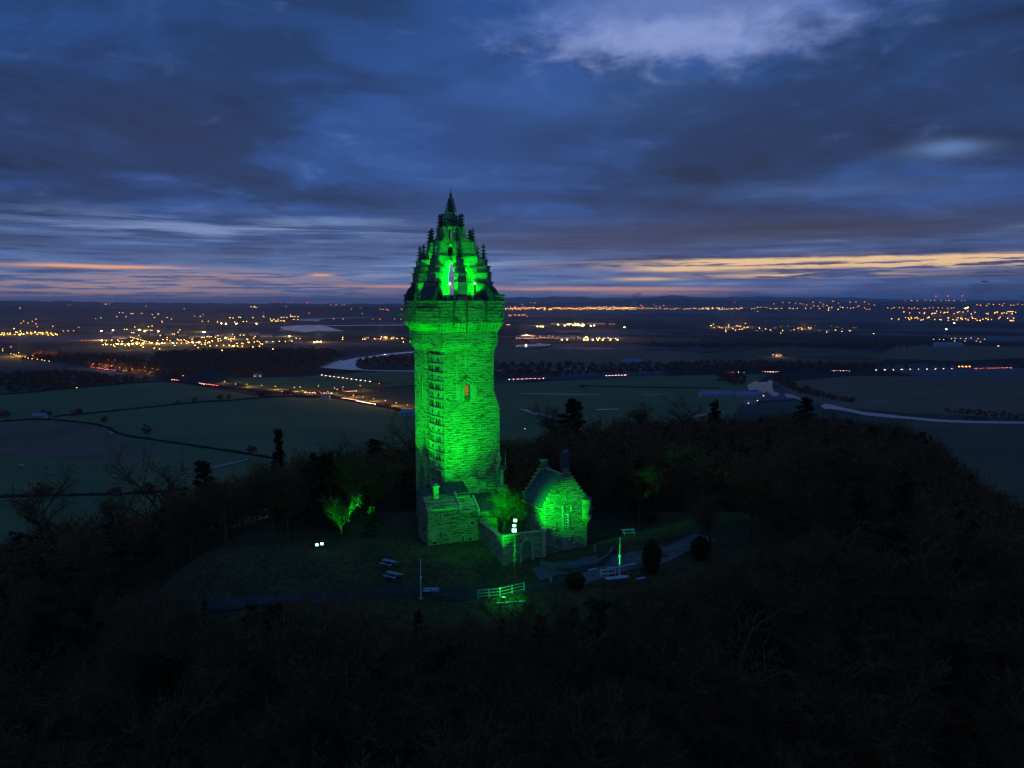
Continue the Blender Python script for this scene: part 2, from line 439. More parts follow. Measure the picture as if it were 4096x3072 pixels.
sheet('field', [(900, 344), (1060, 348), (1060, 356), (960, 361), (870, 360)], FIELD['brown'])
sheet('field', [(520, 333), (640, 337), (700, 338), (700, 343), (560, 341)], FIELD['dull'])
sheet('field', [(0, 352), (60, 358), (180, 366), (180, 372), (60, 366), (0, 366)], FIELD['dark'])
sheet('field', [(60, 346), (190, 348), (200, 354), (60, 352)], FIELD['dull'])

wm = D.materials.new('still_water'); wm.use_nodes = True; wp = wm.node_tree.nodes['Principled BSDF']
wp.inputs['Base Color'].default_value = (.02, .03, .04, 1); wp.inputs['Roughness'].default_value = .12; wp.inputs['Specular IOR Level'].default_value = .9
wp.inputs['IOR'].default_value = 1.9
W = lambda n, pts: sheet(n, pts, wm)
W('river', A2([(1190, 790), (1250, 770), (1330, 760), (1400, 725), (1440, 738), (1500, 722), (1560, 710), (1700, 690), (1870, 665), (2140, 642), (2400, 640), (2400, 655), (2145, 655), (1950, 675), (1730, 705), (1600, 740), (1560, 765), (1575, 800), (1650, 830), (1500, 828), (1380, 818), (1230, 808)]))
W('river', A2([(1650, 827), (1900, 833), (2300, 838), (2300, 846), (1900, 841), (1640, 835)]))
W('lake', A2([(805, 400), (900, 388), (1060, 378), (1225, 376), (1275, 392), (1360, 415), (1450, 438), (1300, 440), (1180, 436), (1060, 450), (960, 440), (850, 425)]))
W('river', A2([(985, 327), (1050, 315), (1190, 310), (1600, 295), (2035, 280), (2300, 272), (2300, 284), (2045, 291), (1700, 301), (1230, 318), (1180, 345), (1130, 335), (1050, 338)]))
W('river', A2([(1230, 380), (2080, 373), (2300, 372), (2300, 378), (2080, 380), (1240, 387)]))
W('estuary', [(408, 306.2), (408, 304.9), (420, 304.4), (520, 304.4), (520, 306.6)])
W('river', A3([(-80, 798), (0, 800), (400, 792), (740, 783), (1170, 784), (1440, 780), (1440, 786), (1170, 792), (740, 793), (400, 800), (0, 806), (-80, 806)]))
W('pond', A3([(195, 560), (215, 552), (380, 545), (420, 533), (440, 540), (470, 541), (545, 550), (500, 560), (200, 570)]))
W('pond', A4([(520, 1090), (545, 1062), (575, 1055), (610, 1032), (660, 1050), (700, 1043), (735, 1052), (770, 1020), (805, 1030), (798, 1100), (815, 1150), (850, 1160), (880, 1172), (850, 1205), (800, 1198), (760, 1165), (740, 1150), (700, 1175), (660, 1150), (620, 1130), (540, 1140)]))
W('river', A4([(930, 1172), (1015, 1180), (1060, 1200), (1110, 1225), (1210, 1235), (1215, 1290), (1180, 1300), (1120, 1250), (1040, 1222), (960, 1215)]))
W('river', A4([(1330, 1310), (1375, 1285), (1475, 1300), (1520, 1310), (1525, 1360), (1470, 1345), (1380, 1345)]))
rv = [(0, 1352), (150, 1385), (300, 1400), (420, 1412), (560, 1430), (700, 1443), (880, 1460), (1080, 1472), (1300, 1480), (1860, 1488), (2300, 1494)]
W('river', A5([(-220, 1310), (-100, 1330)] + rv + [(x, y + (24 if x > 500 else 34)) for x, y in rv[::-1]] + [(-100, 1368), (-220, 1352)]))
W('ditch', A3([(220, 1166), (300, 1172), (380, 1198), (450, 1208), (560, 1240), (720, 1273), (725, 1286), (640, 1280), (540, 1258), (440, 1236), (360, 1216), (290, 1188)]))
for pts in (A3([(250, 1016), (480, 1020), (700, 1026), (1020, 1031), (1020, 1036), (700, 1032), (480, 1025), (250, 1021)]), A3([(1420, 1033), (1600, 1026), (1600, 1032), (1430, 1038)]),
            A3([(960, 1170), (1180, 1162), (1190, 1172), (1000, 1182)]), A3([(1860, 1238), (2080, 1205), (2212, 1190), (2212, 1200), (2090, 1216), (1870, 1255)]),
            A6([(1080, 296), (1240, 258), (1320, 238), (1322, 244), (1245, 266), (1085, 303)]), A6([(950, 320), (1010, 311), (1012, 316), (955, 325)]),
            A6([(78, 270), (118, 273), (140, 284), (110, 281)]), A6([(212, 306), (260, 312), (290, 320), (250, 317)]), A6([(572, 98), (590, 100), (602, 109), (585, 111)]), A6([(0, 458), (145, 456), (145, 460), (0, 463)])):
    W('flood_pool', pts)


def strip(name, pts, w, m, zf=None, kind='structure', z=None):
    """a band w metres wide along world points"""
    pts = [np.array(p, float) for p in pts]; L = []; Rr = []
    for i, p in enumerate(pts):
        d = pts[min(i + 1, len(pts) - 1)] - pts[max(i - 1, 0)]; d = d[:2] / (np.linalg.norm(d[:2]) + 1e-9); n = np.array([-d[1], d[0]])
        for S, k in ((L, .5), (Rr, -.5)):
            q = p[:2] + n * w * k; S.append((q[0], q[1], (zf(q[0], q[1]) if zf else z)))
    mb = MB(); n = len(pts); mb.add(L + Rr, [(i, n + i, n + i + 1, i + 1) for i in range(n - 1)])
    return tag(mb.build(name, m), kind=kind)


def dens(pts, step):
    out = []
    for a, b in zip(pts[:-1], pts[1:]):
        a = np.array(a, float); b = np.array(b, float); k = max(1, int(np.linalg.norm(b - a) / step))
        out += [a + (b - a) * i / k for i in range(k)]
    return out + [np.array(pts[-1], float)]


ROADS = {
    'west': A1([(-200, 610), (0, 660), (100, 690), (270, 725), (520, 765), (920, 830), (1200, 870), (1540, 930), (1800, 967), (2100, 1005)]) + A2([(230, 1000), (640, 1045), (930, 1068), (1010, 1075)]),
    'east': A2([(1330, 1075), (1450, 1050), (1880, 1020), (2160, 990)]) + A3([(130, 888), (500, 876), (1070, 852), (1280, 845), (2200, 820)]) + A4([(300, 941), (870, 935), (1450, 922)]) + A5([(1100, 925), (1860, 910), (2100, 905)]),
    'south': A2([(1310, 1095), (1420, 1118), (1780, 1178), (1940, 1212), (2160, 1258), (2300, 1290)]),
    'north': A2([(1000, 870), (1210, 880), (1740, 950), (1880, 975)]),
    'far': A5([(700, 600), (890, 603), (1100, 618), (1430, 632), (1600, 640)]),
}
for k, pts in ROADS.items(): strip('road', dens([G(x, y) for x, y in pts], 60), 9 if k != 'far' else 14, M['asphalt'], z=-99.1)
c = G(316, 394.8); mb = MB(); mb.add([(c[0] + 34 * math.cos(a), c[1] + 34 * math.sin(a), -99.05) for a in np.linspace(0, 2 * PI, 33)[:-1]], [tuple(range(32))])
tag(mb.build('road', M['asphalt']), kind='structure')
mb = MB(); mb.lathe((c[0], c[1]), [(17, -99.04), (17, -98.9), (16.5, -98.85)], 24); tag(mb.build('traffic_island', FIELD['dull']), kind='structure')

# ---- far hills: real ridges kilometres away
RIDGES = []
ROWS = [(-1.0, 0.0), (-.6, .35), (-.25, .8), (0, 1.0), (.4, .8), (1.0, 0.0)]
def ridge(pts, dist, m, depth=2500.):
    """pts: (px, py of the crest)"""
    xs = np.linspace(pts[0][0], pts[-1][0], 160); ys = np.interp(xs, [p[0] for p in pts], [p[1] for p in pts])
    ys = ys + .25 * np.sin(xs * .21 + dist) + .18 * np.sin(xs * .53)
    mb = MB(); rows = ROWS; R_ = []
    RIDGES.append((dist, depth, (xs - 512) / F * dist * CT, np.array([atY(x, y, dist)[2] for x, y in zip(xs, ys)])))
    for k, hh in rows:
        row = []
        for x, y in zip(xs, ys):
            top = atY(x, y, dist)[2]; yy = dist + k * depth; row.append(((x - 512) / F * dist * CT * 1.0, yy, -101 + hh * (top + 101)))
        R_ += row
    n = len(xs); mb.add(R_, [(r * n + i, r * n + i + 1, (r + 1) * n + i + 1, (r + 1) * n + i) for r in range(5) for i in range(n - 1)])
    return tag(mb.build('hills', m, smooth=True), kind='structure')


hm = mat('moorland', (.035, .042, .045), 1, .5, .001, spec=.05)
ridge([(-120, 302), (0, 301), (20, 300.5), (40, 301.5), (60, 301), (100, 302.3), (150, 302.6), (200, 303.2), (300, 304), (380, 304.6), (410, 305.4)], 17000, hm)
ridge([(-120, 307), (0, 307), (60, 307), (100, 309), (170, 309.5), (260, 307.5), (330, 307.0), (390, 307), (413, 309)], 10500, hm, 1500)
ridge([(255, 304), (270, 303.6), (275, 302.4), (281, 302.2), (287, 303.4), (320, 303.8), (400, 303.6), (430, 304.2)], 30000, hm)
ridge([(430, 301), (490, 298.5), (505, 297.8), (520, 297.0), (528, 297.8), (545, 297.2), (555, 296.4), (570, 296.8), (582, 296.9), (595, 298.2), (640, 297.9), (655, 296.6), (668, 295.5), (682, 295.6), (700, 297.6), (745, 297.0), (760, 296.3), (790, 297.3), (850, 297.4), (880, 298.8), (960, 300), (1150, 300.5)], 34000, hm, 4000)
ridge([(430, 303.6), (520, 302.4), (600, 301.8), (640, 299.8), (680, 299.0), (720, 299.4), (760, 300.2), (820, 300.8), (850, 301.6), (900, 301.2), (1000, 301.0), (1150, 300.8)], 19000, hm)
ridge([(760, 306.5), (850, 305.5), (960, 303.8), (1024, 303.4), (1150, 303)], 12500, hm, 1500)

# ------------------------------------------------------------------ the great tower
T = empty('tower', O0, ROT); tag(T, 'tall square stone tower lit green, with an open crown spire on top', 'tower')
LW = lambda u, v, z=0: O0 + u * E1 + v * E2 + np.array([0, 0, z])        # tower-local to world
S_ = [(0, 0), (10.1, 0), (10.1, 13.1), (-2.2, 13.1), (-1.4, 7.4), (-1.25, 6.0), (-.95, 3.1), (-.35, .75)]
mb = MB()
inset = [(.3, .35), (10.1, 0), (10.1, 13.1), (-2.2, 13.1), (-1.4, 7.4), (-.75, 6.0), (-.5, 3.2), (.05, .95)]
main = [(0, 0), (10.1, 0), (10.1, 13.1), (-2.2, 13.1), (-1.45, 7.4), (.3, 7.0), (.35, 5.9), (.4, 3.2), (.5, 1.25), (0, .75)]
flare = lambda dx: [(x + (dx if x > 9 else 0), y) for x, y in main]
rings = [(-3.5, 1.2), (23.6, 1.2), (24.6, .95), (27.3, -.06), (28.5, 0), (35.2, 0)]
mb.loft([[(x, y, z) for x, y in flare(d)] for z, d in rings])
# corbelled head
P1 = [(-.3, -.6), (10.7, -.6), (10.7, 13.5), (-3.1, 13.5), (-2.2, 7.4), (-1.6, 5.9), (-1.1, 3.0), (-.5, .5)]
P0 = [(-1.6, -1.5), (11.65, -1.5), (11.65, 14.2), (-3.9, 14.2), (-4.5, 8.5), (-4.4, 3.6), (-3.5, 1.3), (-2.6, -.3)]
Sh = [(0, 0), (10.1, 0), (10.1, 13.1), (-2.2, 13.1), (-1.45, 7.4), (-1.25, 5.9), (-.9, 3.0), (-.3, .6)]
wall = mb.build('wall', M['rubble'], T)
mb = MB(); mb.loft([[(x, y, z) for x, y in r] for z, r in ((35.0, Sh), (36.4, P1), (38.7, P1), (40.5, P0))]); mb.build('corbelled_head', M['rubble'], T)
mb = MB(); mb.prism(P0, 40.5, 43.0)
off = lambda poly, d: [(x + (d if x > 5 else -d), y + (d if y > 7 else -d)) for x, y in poly]
mb.prism(off(P0, .12), 43.0, 43.25)
mb.prism(P0, 43.25, 44.4)
mb.build('parapet_wall', M['rough'], T)
mb = MB(); mb.prism(off(P0, .18), 44.4, 44.6); mb.build('string_course', M['trim'], T)
ins = [(x * .90 + .38, y * .90 + .66) for x, y in P0]
mb = MB()
n = len(P0)
for i in range(n):   # upper parapet: low pierced wall set back behind the string course
    a = np.array(ins[i]); b = np.array(ins[(i + 1) % n]); L = np.linalg.norm(b - a); t_ = (b - a) / L; nn = np.array([t_[1], -t_[0]])
    k = max(2, int(L / 1.15))
    for j in range(k + 1):
        c = a + t_ * L * j / k; mb.obox(c, t_, nn, .27 if j % 4 else .42, .2, 44.6, 45.45)
    mb.obox((a + b) / 2, t_, nn, L / 2, .17, 44.6, 44.78)
mb.build('pierced_parapet', M['dark_trim'], T)
mb = MB()
for i in range(n):
    a = np.array(ins[i]); b = np.array(ins[(i + 1) % n]); L = np.linalg.norm(b - a); t_ = (b - a) / L; nn = np.array([t_[1], -t_[0]])
    mb.obox((a + b) / 2, t_, nn, L / 2 + .2, .34, 45.45 + .003 * i, 45.66 + .003 * i)
mb.build('coping', M['dark_trim'], T)
for (cx, cy, wx, wy) in ((10.5, -.35, 1.1, 1.1), (-3.2, 3.2, .9, 1.0), (10.5, 13.0, 1.1, 1.1), (-3.0, 13.0, .9, 1.1)):
    mb = MB(); mb.box((cx - wx, cy - wy, 44.6), (cx + wx, cy + wy, 45.5)); o = mb.build('corner_block', M['rough'], T)
    mb = MB(); mb.box((cx - wx - .15, cy - wy - .15, 45.5), (cx + wx + .15, cy + wy + .15, 45.85)); mb.build('coping', M['dark_trim'], o)
mb = MB(); mb.prism(ins, 43.9, 44.55); mb.build('roof_walk', M['lead_and_shade'], T)
# corbels under the head, front and the two-light slots between them
mb = MB()
for u0, u1 in ((-.9, 1.0), (2.6, 5.9), (7.2, 10.6)):
    mb = MB()
    k = int((u1 - u0) / .62)
    for i in range(k + 1):
        u = u0 + (u1 - u0) * i / k; mb.loft([[(u - .15, -.55, 38.6), (u + .15, -.55, 38.6), (u + .15, -.2, 38.6), (u - .15, -.2, 38.6)],
                                             [(u - .17, -1.62, 40.5), (u + .17, -1.62, 40.5), (u + .17, -.2, 40.5), (u - .17, -.2, 40.5)]])
    mb.build('corbel_table', M['ashlar'], T)
mb = MB()
for i in range(5):
    v = 8.6 + i * 1.0; x = -1.6 - .2 * i * .3; mb.loft([[(-2.5 - .1 * i, v - .15, 38.7), (-2.3, v - .15, 38.7), (-2.3, v + .15, 38.7), (-2.5 - .1 * i, v + .15, 38.7)],
                                [(-4.55, v - .17, 40.5), (-2.3, v - .17, 40.5), (-2.3, v + .17, 40.5), (-4.55, v + .17, 40.5)]])
mb.build('corbel_table', M['ashlar'], T)
# spouts and a thin dark strip for the shadow they throw
for u, v, z0, z1, wd in ((1.6, -1.5, 42.4, 44.4, .22), (1.5, -1.5, 39.9, 42.0, .16), (7.9, -1.5, 40.6, 44.3, .2), (-1.2, -1.3, 40.6, 43.2, .18), (-4.5, 3.5, 40.5, 46.2, .24), (11.0, -1.5, 41.3, 42.0, .2), (4.1, -1.5, 38.5, 44.2, .09)):
    mb = MB(); mb.loft([[(u - wd, v - .05, z0), (u + wd, v - .05, z0), (u + wd, v + .1, z0), (u - wd, v + .1, z0)], [(u - wd, v - .55, z1 - .4), (u + wd, v - .55, z1 - .4), (u + wd, v + .1, z1 - .4), (u - wd, v + .1, z1 - .4)],
                        [(u - wd, v - .5, z1), (u + wd, v - .5, z1), (u + wd, v + .1, z1), (u - wd, v + .1, z1)]])
    mb.build('spout_and_shadow_strip', M['dark_trim'], T)
for s_, q in ((1, (11.65, 2.5, 41.9)), (-1, (-4.6, 11.0, 41.9))):
    mb = MB(); mb.tube(q, (q[0] + s_ * 1.5, q[1] - .2, q[2] + .1), .2, .12); mb.build('gargoyle', M['dark_trim'], T)
# slim shafts added along the shadow streaks of the spouts
mb = MB(); mb.box((2.42, -.16, 25.6), (2.56, 0, 35.3)); mb.box((4.15, -.22, 31.4), (4.4, 0, 38.6)); mb.loft([[(4.15, -.22, 38.6), (4.4, -.22, 38.6), (4.4, 0, 38.6), (4.15, 0, 38.6)], [(4.15, -.75, 40.5), (4.4, -.75, 40.5), (4.4, 0, 40.5), (4.15, 0, 40.5)]])
mb.build('shadow_shaft', M['ashlar'], T)
# dressed stone round the lit window
w = empty('window', (0, 0, 0)); w.parent = T
mb = MB(); mb.box((2.6, -.05, 25.4), (6.4, 0.02, 28.6)); mb.build('ashlar_panel', M['ashlar'], w)
def arch_ring(uc, z0, zs, zt, wi, wo, v0, v1, pt=.25):
    """pointed frame: jambs to zs, apex at zt"""
    b = MB()
    for s in (-1, 1):
        a = [(uc + s * wi, z0), (uc + s * wo, z0), (uc + s * wo, zs), (uc, zt), (uc, zt - (wo - wi) * 1.2), (uc + s * wi, zs - .15)]
        if s < 0: a = a[::-1]
        b.loft([[(x, v1, z) for x, z in a], [(x, v0, z) for x, z in a]])
    return b
arch_ring(4.6, 25.45, 29.2, 29.95, .95, 1.12, -.30, 0).build('hood_mould', M['trim'], w)
arch_ring(4.6, 25.45, 28.6, 29.2, .62, .95, -.14, 0).build('frame', M['trim'], w)
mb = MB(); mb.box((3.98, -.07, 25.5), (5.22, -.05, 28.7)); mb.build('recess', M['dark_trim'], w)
mb = MB(); mb.box((4.15, -.10, 26.7), (4.75, -.08, 28.4)); g = mb.build('pane', M['amber'], w)
mb = MB()
for z in (27.05, 27.5, 27.95): mb.box((4.12, -.14, z), (4.78, -.10, z + .1))
mb.box((4.42, -.135, 26.7), (4.48, -.105, 28.4)); mb.build('glazing_bars', M['iron'], w)

# open stair screen: three facets of pierced panels, string courses at every landing
FAC = [((-.35, .75), (0, 0)), ((-.95, 3.1), (-.35, .75)), ((-1.25, 6.0), (-.95, 3.1))]
for fi, (a, b) in enumerate(FAC):
    a = np.array(a); b = np.array(b); L = np.linalg.norm(b - a); t_ = (b - a) / L; nn = np.array([t_[1], -t_[0]])
    mb = MB()
    def fb(s0, s1, z0, z1, d0, d1, sl=0.0):
        lo = [a + t_ * s0 - nn * d0 + 0, a + t_ * s1 - nn * d0, a + t_ * s1 - nn * d1, a + t_ * s0 - nn * d1]
        hi = [p + t_ * sl for p in lo]
        mb.loft([[(p[0], p[1], z0) for p in lo], [(p[0], p[1], z1) for p in hi]])
    z = 8.6; row = 0
    fb(0, L, 0, 8.5, .02, .5)
    while z < 37.4 - (0 if fi else .3):
        fb(-.05, L + .05, z, z + .26, -.14, .5)                         # string course
        fb(0, .14 * (1 + fi * .3), z + .26, z + 1.76, .0, .5); fb(L - .16 * (1 + fi * .3), L, z + .26, z + 1.76, .0, .5)
        if fi:
            if row % 2:
                for q in (.28, .62): fb(L * q, L * q + .16 * (1 + fi * .4), z + .26, z + 1.76, .1, .45, .12 * fi)
                fb(0, L, z + 1.5, z + 1.76, .08, .5)
            else:
                fb(0, L, z + .26, z + .6, .06, .5); fb(0, L, z + 1.35, z + 1.76, .06, .5)
                fb(0, L * .38, z + .6, z + 1.35, .06, .5); fb(L * .66, L, z + .6, z + 1.35, .06, .5)
                for q in (.72, .85, 1.0): fb(L * .38, L * .66, z + q - .05, z + q, .1, .4)
        else:
            fb(L * .42, L * .6, z + .26, z + 1.76, .06, .4)
            if row % 2 == 0: fb(0, L, z + .26, z + .7, .06, .4); fb(0, L, z + 1.25, z + 1.76, .06, .4)
        z += 1.70; row += 1
    fb(-.1, L + .1, z, z + 2.0, -.05, .5)
    mb.build('stair_screen', M['ashlar'], T)
# pointed window and slits on the left return
def left_uv(v): return -1.4 - (v - 7.4) * (.8 / 5.7)
for v, z0, z1, hw in ((9.6, 25.2, 29.6, .55), (9.0, 14.2, 17.2, .13), (11.3, 13.4, 14.2, .3), (9.4, 6.0, 7.2, .2)):
    x = left_uv(v) - .05; w2 = empty('window', (0, 0, 0)); w2.parent = T
    prof = [(v - hw, z0), (v + hw, z0), (v + hw, z1 - hw), (v, z1), (v - hw, z1 - hw)]
    mb = MB(); mb.loft([[(x + .05, p, z) for p, z in prof], [(x - .02, p, z) for p, z in prof]]); mb.build('pane', M['glass'], w2)
    prof2 = [(v + (p - v) * 1.35 + (0), z0 + (z - z0) * 1.06) for p, z in prof]
    mb = MB()
    for i in range(5):
        j = (i + 1) % 5; p = prof[i]; q = prof[j]; pp = prof2[i]; qq = prof2[j]
        mb.loft([[(x - .12, *p), (x - .12, *q), (x - .12, *qq), (x - .12, *pp)], [(x + .06, *p), (x + .06, *q), (x + .06, *qq), (x + .06, *pp)]])
    mb.build('frame', M['trim'], w2)

# ---- crown: eight flying arms round an open lantern
CC = (3.5, 6.0)
def crocket_spire(mb, c, z0, z1, r, n=6, fin=.22, cw=.24):
    mb.lathe(c, [(r, z0), (r * .8, z0 + .15 * (z1 - z0)), (.10, z1 - .12 * (z1 - z0)), (.09, z1)], 8)
    mb.lathe(c, [(.05, z1 - .30 * fin * 6), (fin, z1 - .5), (fin * .55, z1 - .35), (fin * .9, z1 - .2), (fin * .7, z1)], 6)
    for k in range(n):
        t_ = (k + .4) / n; z = z0 + (z1 - z0) * .88 * t_; rr = r * (1 - t_) * .95 + .10
        for a in range(4):
            an = PI / 4 + a * PI / 2; d = np.array([math.cos(an), math.sin(an)])
            p = np.array(c) + d * (rr + cw * .45); mb.obox(p, d, (-d[1], d[0]), cw * .62, cw * .42, z, z + cw * .75)
            p = np.array(c) + d * (rr + cw * .85); mb.obox(p, d, (-d[1], d[0]), cw * .32, cw * .35, z + cw * .45, z + cw * 1.15)
for k in range(8):
    corner = k % 2 == 0; an = math.radians(225 + 45 * k); d = np.array([math.cos(an), math.sin(an)]); e = np.array([-d[1], d[0]])
    R1, R2, R3 = (6.95, 4.67, 2.44) if corner else (5.5, 3.84, 1.8)
    arm = empty('arch_arm', (0, 0, 0)); arm.parent = T; hw = .68 if corner else .58
    def slab(mb, prof, h=hw):
        prof = prof[::-1]
        A = [(CC[0] + d[0] * r + e[0] * h, CC[1] + d[1] * r + e[1] * h, z) for r, z in prof]
        B = [(CC[0] + d[0] * r - e[0] * h, CC[1] + d[1] * r - e[1] * h, z) for r, z in prof]
        mb.loft([A, B])
    mb = MB(); ro = R1 + .75; ri = R1 - .95
    # pier, built in stages that step in
    for r0, r1, z0, z1, hh in ((ri - .2, ro + .75, 44.5, 48.1, hw + .38), (ri, ro + .45, 48.25, 49.9, hw + .28), (ri + .1, ro + .22, 50.05, 51.1, hw + .16)):
        slab(mb, [(r0, z0), (r1, z0), (r1, z1), (r0, z1)], hh)
    slab(mb, [(R1 - .62, 51.25), (R1 + .62, 51.25), (R1 + .62, 52.4), (R1 - .62, 52.4)], .55)
    # the raking arm and its curved soffit
    sof = [(ri - .1, 48.3), (ri - .45, 49.2), (ri - 1.0, 50.1), (ri - 1.9, 51.05), (max(ri - 3.0, 2.1), 51.75), (1.5, 52.0), (1.4, 53.2), (2.0, 53.6), (1.9, 54.6), (1.3, 55.2), (1.2, 56.3), (1.4, 56.8), (1.35, 58.2), (.95, 58.8)]
    top = [(R3 + .55, 58.8), (R3 + .55, 57.3), (R3 + .9, 56.6), (R2 + .5, 55.75), (R2 + .6, 54.6), (R2 + .8, 53.9), (R1 - .9, 52.6), (R1 - .55, 51.6), (R1 + .3, 50.6), (R1 + .3, 48.3)]
    pr = sof + top
    # split in convex-ish quads between soffit and top
    zs = [48.3, 49.2, 50.1, 51.05, 51.75, 52.6, 53.2, 53.6, 54.6, 55.2, 56.3, 56.8, 57.5, 58.2, 58.8]
    si = lambda z: np.interp(z, [p[1] for p in sof], [p[0] for p in sof]); ti = lambda z: np.interp(z, [p[1] for p in top[::-1]], [p[0] for p in top[::-1]])
    for z0, z1 in zip(zs[:-1], zs[1:]): slab(mb, [(si(z0), z0), (ti(z0), z0), (ti(z1), z1), (si(z1), z1)], hw * (1 if z0 < 51 else .72 if z0 < 53 else .5))
    slab(mb, [(R2 - .42, 53.8), (R2 + .42, 53.8), (R2 + .42, 55.75), (R2 - .42, 55.75)], .42)
    slab(mb, [(R3 - .34, 57.0), (R3 + .34, 57.0), (R3 + .34, 58.75), (R3 - .34, 58.75)], .34)
    mb.build('arm', M['ashlar'], arm)
    for r0, r1, z0, z1, hh in ((ri - .3, ro + .95, 48.1, 48.25, hw + .55), (ri - .1, ro + .68, 49.9, 50.05, hw + .45), (ri, ro + .45, 51.1, 51.25, hw + .35), (R1 - .75, R1 + .78, 52.4, 52.52, .7), (R2 - .54, R2 + .54, 55.75, 55.9, .54), (R3 - .42, R3 + .42, 58.75, 58.9, .42)):
        mb = MB(); slab(mb, [(r0, z0), (r1, z0), (r1, z1), (r0, z1)], hh); mb.build('weathering', M['dark_trim'], arm)
    for Rr, z0, z1, r, n_ in ((R1, 52.5, 55.4, .40, 4), (R2, 55.9, 58.5, .34, 4), (R3, 58.9, 61.4, .27, 4)):
        mb = MB(); crocket_spire(mb, (CC[0] + d[0] * Rr, CC[1] + d[1] * Rr), z0, z1, r, n_); mb.build('pinnacle', M['dark_trim'], arm)
    if corner:   # stone cap spreading to the roof corner
        mb = MB(); slab(mb, [(R1 - .6, 44.6), (R1 + 3.0, 44.6), (R1 + 2.6, 45.9), (R1 + 1.9, 47.0), (R1 + .8, 47.9), (R1 - .6, 47.9)], 1.5); mb.build('corner_cap', M['dark_trim'], T)
# base wall between the piers with low arches, parapet-house
mb = MB(); Rb = 5.9
for k in range(8):
    a0 = math.radians(225 + 45 * k); a1 = a0 + math.radians(45)
    r0, r1 = (6.6, 5.3) if k % 2 == 0 else (5.3, 6.6)
    p = np.array([CC[0] + math.cos(a0) * r0, CC[1] + math.sin(a0) * r0]); q = np.array([CC[0] + math.cos(a1) * r1, CC[1] + math.sin(a1) * r1])
    t_ = (q - p); L = np.linalg.norm(t_); t_ /= L; nn = np.array([t_[1], -t_[0]])
    if k not in (0, 1, 4, 5, 7, 3):
        mb.obox((p + q) / 2, t_, nn, L / 2 - .5, .25, 44.5, 48.9)
    else: mb.obox((p + q) / 2, t_, nn, L / 2 - .5, .2, 44.5, 45.4)
mb.build('screen_wall', M['ashlar'], T)
for z0, z1, r0, r1 in ((51.95, 52.3, 1.5, 1.9), (52.3, 53.3, 1.9, 1.55), (55.0, 55.5, 1.25, 1.7), (55.5, 56.6, 1.7, 1.45), (58.3, 58.9, 1.6, 1.85)):
    mb = MB()
    n_ = 8; c = CC
    for i in range(n_):
        a0 = 2 * PI * i / n_ + ROT; a1 = a0 + 2 * PI / n_
        ri_ = .75 if z0 < 58 else .2
        f_ = lambda r, a, z: (c[0] + r * math.cos(a), c[1] + r * math.sin(a), z)
        mb.loft([[f_(ri_, a0, z0), f_(r0, a0, z0), f_(r0, a1, z0), f_(ri_, a1, z0)], [f_(ri_, a0, z1), f_(r1, a0, z1), f_(r1, a1, z1), f_(ri_, a1, z1)]])
    mb.build('keystone_ring', M['ashlar'], T)
mb = MB(); mb.lathe(CC, [(.35, 52.4), (.6, 52.6), (.4, 53.3), (.30, 54.6), (.5, 55.2), (.3, 55.6)], 8); mb.build('pendant', M['dark_trim'], T)
ls = empty('spire', (0, 0, 0)); ls.parent = T
mb = MB(); mb.lathe(CC, [(1.25, 58.9), (1.1, 59.2), (1.0, 60.2)], 8, ph=.4); mb.lathe(CC, [(1.2, 60.2), (1.2, 60.35), (.95, 60.5), (.86, 61.5), (.98, 61.6)], 8, ph=.4); mb.build('lantern', M['ashlar'], ls)
mb = MB(); crocket_spire(mb, CC, 61.6, 64.7, .80, 6, .2, .32); mb.lathe(CC, [(.2, 64.2), (.38, 64.35), (.22, 64.55), (.26, 64.7), (.24, 65.35), (.05, 65.4)], 8); mb.build('crocketed_cone', M['dark_trim'], ls)
mb = MB(); mb.tube((*CC, 65.2), (*CC, 66.6), .05, .03); mb.box((CC[0] - .2, CC[1] - .04, 66.1), (CC[0] + .2, CC[1] + .04, 66.2)); mb.build('finial', M['iron'], ls)

# ------------------------------------------------------------------ statue on the tower's corner
st = empty('statue', LW(11.5, -.5, 8.4), ROT - math.radians(50)); tag(st, 'bronze knight statue with raised sword on the corner bracket of the tower', 'statue')
k_ = 4.6 / 2.15
J = {'pelvis': (0, 0, 1.0, .17), 'waist': (0, 0, 1.18, .15), 'chest': (0, .02, 1.42, .19), 'neck': (0, .02, 1.58, .07), 'head': (0, .04, 1.70, .105), 'crown': (0, .03, 1.82, .08),
     'shR': (.19, 0, 1.5, .085), 'elR': (.33, .14, 1.66, .06), 'wrR': (.27, .22, 1.90, .045), 'haR': (.26, .23, 1.98, .045),
     'shL': (-.19, 0, 1.5, .085), 'elL': (-.30, .02, 1.24, .06), 'wrL': (-.25, .16, 1.04, .045), 'haL': (-.22, .20, .97, .045),
     'hipR': (.10, 0, .95, .11), 'knR': (.13, .10, .52, .075), 'anR': (.14, .02, .10, .05), 'toR': (.16, .18, .04, .045),
     'hipL': (-.10, 0, .95, .11), 'knL': (-.13, .02, .52, .075), 'anL': (-.15, -.08, .10, .05), 'toL': (-.18, .08, .04, .045)}
ED = [('pelvis', 'waist'), ('waist', 'chest'), ('chest', 'neck'), ('neck', 'head'), ('head', 'crown'), ('chest', 'shR'), ('shR', 'elR'), ('elR', 'wrR'), ('wrR', 'haR'), ('chest', 'shL'), ('shL', 'elL'), ('elL', 'wrL'), ('wrL', 'haL'),
      ('pelvis', 'hipR'), ('hipR', 'knR'), ('knR', 'anR'), ('anR', 'toR'), ('pelvis', 'hipL'), ('hipL', 'knL'), ('knL', 'anL'), ('anL', 'toL')]
